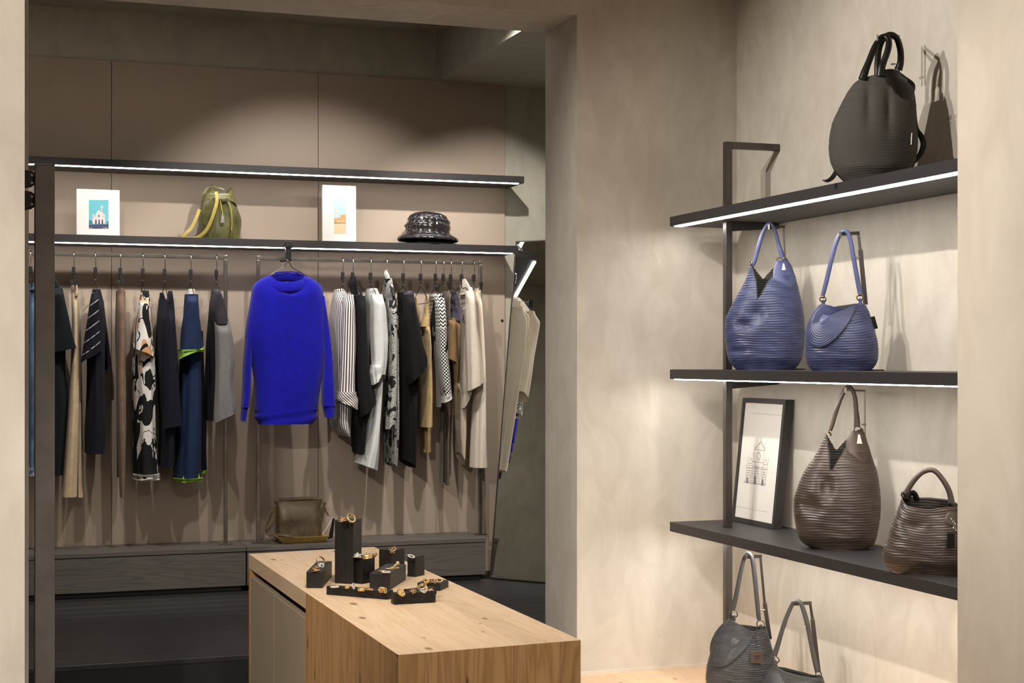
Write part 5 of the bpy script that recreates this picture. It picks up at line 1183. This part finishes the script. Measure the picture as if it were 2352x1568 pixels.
strap('shoulder_strap', [(1905, 215, .075), (1915, 330, .092), (1885, 450, .10), (1840, 580, .10), (1780, 690, .095), (1690, 770, .09), (1600, 792, .09), (1500, 780, .085)], .0085)
strap('shoulder_strap', [(1700, 430, .05), (1660, 540, .06), (1600, 660, .075), (1540, 720, .085), (1490, 775, .085)], .0085)
strap('grab_handle', [(1740, 330, .0), (1770, 230, .0), (1830, 158, .0), (1920, 165, .0), (2000, 195, .0)], .009, OLIVE, .3)
strap('drawstring', [(1950, 330, .088), (1990, 335, .098), (2040, 330, .094)], .0042, S_DARK, .8)
strap('drawstring', [(1958, 330, .094), (1968, 400, .102), (1985, 480, .105)], .0028, OCHRE, .8)
strap('drawstring', [(2050, 335, .092), (2085, 420, .10), (2100, 560, .10), (2095, 690, .098)], .0032, OCHRE, .8)
for (x, y, l, mt, d_) in ((1985, 485, 110, simple('silver_tassel', rgb(170, 165, 150), .5), .106), (2093, 690, 100, OLIVE, .10)):
    m = MB(); 
    for k in range(-3, 4): m.tube([oP(x + k, y, d_), oP(x + k * 5, y + l * .6, d_ + .002), oP(x + k * 7, y + l, d_)], .0014, 5)
    m.sphere(oP(x, y + 6, d_), .0045, 8, 5); mesh_obj('tassel', m, mt, t)
# quilted bucket hat
HATM = NT('quilted_black'); HATM.set(Roughness=.22); HATM.b.inputs['Specular IOR Level'].default_value = .8
uvn = HATM.n('ShaderNodeUVMap'); sx = HATM.n('ShaderNodeSeparateXYZ'); HATM.l(uvn.outputs[0], sx.inputs[0])
s1 = HATM.math('ABSOLUTE', HATM.math('SINE', HATM.math('MULTIPLY', sx.outputs[0], 150.0))); s2 = HATM.math('ABSOLUTE', HATM.math('SINE', HATM.math('MULTIPLY', sx.outputs[1], 60.0)))
HATM.bump(HATM.math('MULTIPLY', s1, HATM.math('POWER', s2, .5)), .9, .004); HATM.col(rgb(40, 36, 38)); HATM = HATM.m
ph_ = at_Y(985, 520, 7.99); t = thing('bucket_hat', 'glossy black quilted bucket hat at the right end of the shelf', 'hat', (ph_.x, 7.99, ZB))
m = MB(); rs, uv = [], []
prof_ = [(67, 553), (69, 550), (66, 545), (58, 541), (50, 535), (49, 528), (52, 522), (50, 517), (47, 512), (48, 506), (43, 500), (40, 495), (30, 489.5), (14, 487), (2, 486.5)]
sc_ = at_Y(986, 520, 7.99).x - at_Y(985, 520, 7.99).x
for i, (r0, y) in enumerate(prof_):
    z = at_Y(985, y, 7.99).z; rr = r0 * sc_; ring, u_ = [], []
    for j in range(64):
        a = 2 * math.pi * j / 64; w_ = 1 + .02 * math.sin(5 * a + i) * (i > 4); sl = .012 * math.cos(a + 2.6) * (1 if 4 < i < 11 else .35)
        ring.append(Vector((ph_.x + rr * w_ * math.cos(a) + (.004 if i > 6 else 0), 7.99 + rr * w_ * .85 * math.sin(a) + .02, max(z + sl, ZB + .001)))); u_.append((a * .065 * 1.0, i * .026))
    rs.append(ring); uv.append(u_)
m.rings(rs, uv, False, True); mesh_obj('crown_and_brim', m, HATM, t, 75)
m = MB(); rs = []
for rr_, zz in ((63, .0), (66, .0), (66.5, .006), (63, .006)):
    rs.append([Vector((ph_.x + rr_ * sc_ * math.cos(a), 8.01 + rr_ * sc_ * .85 * math.sin(a), ZB + .0005 + zz)) for a in np.linspace(0, 2 * math.pi, 41)[:-1]])
rs.append(rs[0]); m.rings(rs, None, False, False); mesh_obj('brim_binding', m, BLK, t, 60)

# ------------------------------------------------------------------ leather satchel and yellow tray on the right bench
sx5 = lambda x, y: (560 + x / 4.523, 1120 + y / 4.523)
YT = 7.97; ZBN = .2222
t0 = at_Y(*sx5(585, 560), YT)
YEL = simple('yellow_lacquer', rgb(186, 156, 86), .45, var=.06, vs_=12)
a, b_ = at_Y(*sx5(322, 500), YT).x, at_Y(*sx5(850, 500), YT).x; sh = (b_ - a) * .11
tt = thing('tray', 'shallow mustard yellow tray under the leather satchel', 'tray', ((a + b_) / 2, YT, ZBN))
m = MB(); H_ = .034
inn = lambda x0, x1, y0, y1, z: [(x0, y0, z), (x1, y0, z), (x1, y1, z), (x0, y1, z)]
m.rings([inn(a + sh, b_ - sh, YT - .06, YT + .06, ZBN), inn(a, b_, YT - .10, YT + .10, ZBN + H_), inn(a + .006, b_ - .006, YT - .094, YT + .094, ZBN + H_), inn(a + sh + .006, b_ - sh - .006, YT - .056, YT + .056, ZBN + .006)])
bev(mesh_obj('dish', m, YEL, tt, 0), .0012)
SAT = NT('worn_brown_leather'); SAT.set(Roughness=.45); SAT.col(SAT.ramp(SAT.noise(SAT.coord('Object', (1, 1, 1)), 11, 6, .6, .8), [(.3, rgb(60, 47, 33)), (.55, rgb(90, 73, 52)), (.75, rgb(112, 93, 68))])); SAT.bump(SAT.noise(SAT.coord(), 160, 4), .2, .002); SAT = SAT.m
zs = ZBN + .0075
tg = thing('satchel', 'worn brown leather satchel standing on the yellow tray', 'handbag', (t0.x, YT, zs))
bx = lambda x: sx5(x, 0)[0]; by = lambda y: sx5(0, y)[1]
rows = [(by(135), bx(325), bx(812)), (by(200), bx(334), bx(806)), (by(300), bx(342), bx(802)), (by(390), bx(332), bx(815)), (by(440), bx(318), bx(828)), (by(478), bx(325), bx(824))]
rows[-1] = (CY - (zs - EYE) * FPX / (t0.x * SA + YT * CA), rows[-1][1], rows[-1][2])
mesh_obj('body', cloth(MB(), rows, YT, .05, k=5, amp=.10, ph=.2, top=.35, topn=.5, n=56, e=.55, open_=False), SAT, tg, 60)
def sP(x, y, d=0.0): return at_Y(*sx5(x, y), YT - d)
m = MB(); m.tube(spath([sP(318, 140), sP(400, 128), sP(560, 116), (sP(700, 112)), sP(815, 122)], 5), .010, 8, (1, .8)); mesh_obj('zip_top', m, SAT, tg)
m = MB(); m.tube(spath([sP(318, 150), sP(500, 128), sP(815, 132)], 5), .0022, 6); mesh_obj('zip', m, BRASS, tg)
def sstrap(name, pts, w_=.010): m = MB(); m.tube(spath([sP(*p) for p in pts], 6), w_, 8, (1, .16), (1, .3, 0)); mesh_obj(name, m, SAT, tg)
sstrap('shoulder_strap', [(322, 230, .02), (275, 270, .03), (240, 370, .04), (225, 450, .05), (250, 500, .06), (330, 485, .08), (430, 488, .11), (515, 505, .112)])
sstrap('shoulder_strap', [(325, 240, .02), (310, 330, .03), (270, 400, .05), (240, 440, .055)])
sstrap('zip_tab', [(815, 160, .02), (850, 155, .03), (835, 200, .035), (880, 290, .03)], .006)
for p in ((318, 215), (820, 170)): m = MB(); m.torus(sP(*p, .02), .007, .0016, 14, 6, (.4, 1, 0)); mesh_obj('ring', m, BRASS, tg)
m = MB(); m.tube(spath([sP(815, 480, .05), sP(860, 420, .055), sP(925, 305, .05)], 5), .0016, 6); mesh_obj('tag_string', m, WHITE, tg)
m = MB(); q = [sP(925, 310, .05), sP(945, 320, .05), sP(925, 520, .05), sP(875, 530, .05)]; m.prism(q, (0, .002, 0)); mesh_obj('price_tag', m, S_DARK, tg, 0)

# ------------------------------------------------------------------ steel post clamped to the near wall end
YPp = 4.66
xa, xb_ = at_Y(80, 900, YPp).x, at_Y(126, 900, YPp).x; zt_ = at_Y(100, 378, YPp).z
t = thing('steel_post', 'wide raw steel post clamped to the near left wall end', 'post', ((xa + xb_) / 2, YPp, ZF))
m = MB(); m.box((xa, YPp, ZF), (xb_, YPp + .05, zt_)); bev(mesh_obj('tube', m, STEEL_P, t, 0), .003)
m = MB(); m.box((xa - .001, YPp - .001, zt_), (xb_ + .001, YPp + .051, zt_ + .002)); mesh_obj('end_cap', m, STEEL, t, 0)
def ptz(py): return at_Y(70, py, YPp).z
RUST = simple('dark_clamp', rgb(52, 44, 38), .55, .5, var=.3, vs_=40, bump=.3, bs=120)
for (y0, y1, k) in ((389, 431, 0), (437, 482, 1)):
    m = MB(); x0 = .1475; m.box((x0, YPp - .004, ptz(y1)), (x0 + .006, YPp + .05, ptz(y0)))
    m.rings([[(x0 + .006, YPp + .002, ptz(y1) + .002), (x0 + .006, YPp + .046, ptz(y1) + .002), (x0 + .006, YPp + .046, ptz(y0) - .001), (x0 + .006, YPp + .002, ptz(y0) - .001)],
             [(xa - .008, YPp + .004, ptz(y1) + .006 + .004 * k), (xa - .008, YPp + .044, ptz(y1) + .006), (xa - .008, YPp + .044, ptz(y0) - .003), (xa - .008, YPp + .004, ptz(y0) - .003)],
             [(xa, YPp + .010, ptz(y1) + .012), (xa, YPp + .040, ptz(y1) + .012), (xa, YPp + .040, ptz(y0) - .010), (xa, YPp + .010, ptz(y0) - .010)]])
    cl_ = bev(mesh_obj('clamp', m, RUST, t, 0), .0015)
    m = MB(); q = ptz((y0 + y1) / 2); m.tube([(xa - .008, YPp - .002, q + .010), (xa - .008, YPp + .006, q + .010)], .0045, 6); m.tube([(xa - .008, YPp - .002, q - .012), (xa - .008, YPp + .006, q - .012)], .0045, 6); mesh_obj('bolt', m, STEEL, cl_, 30)
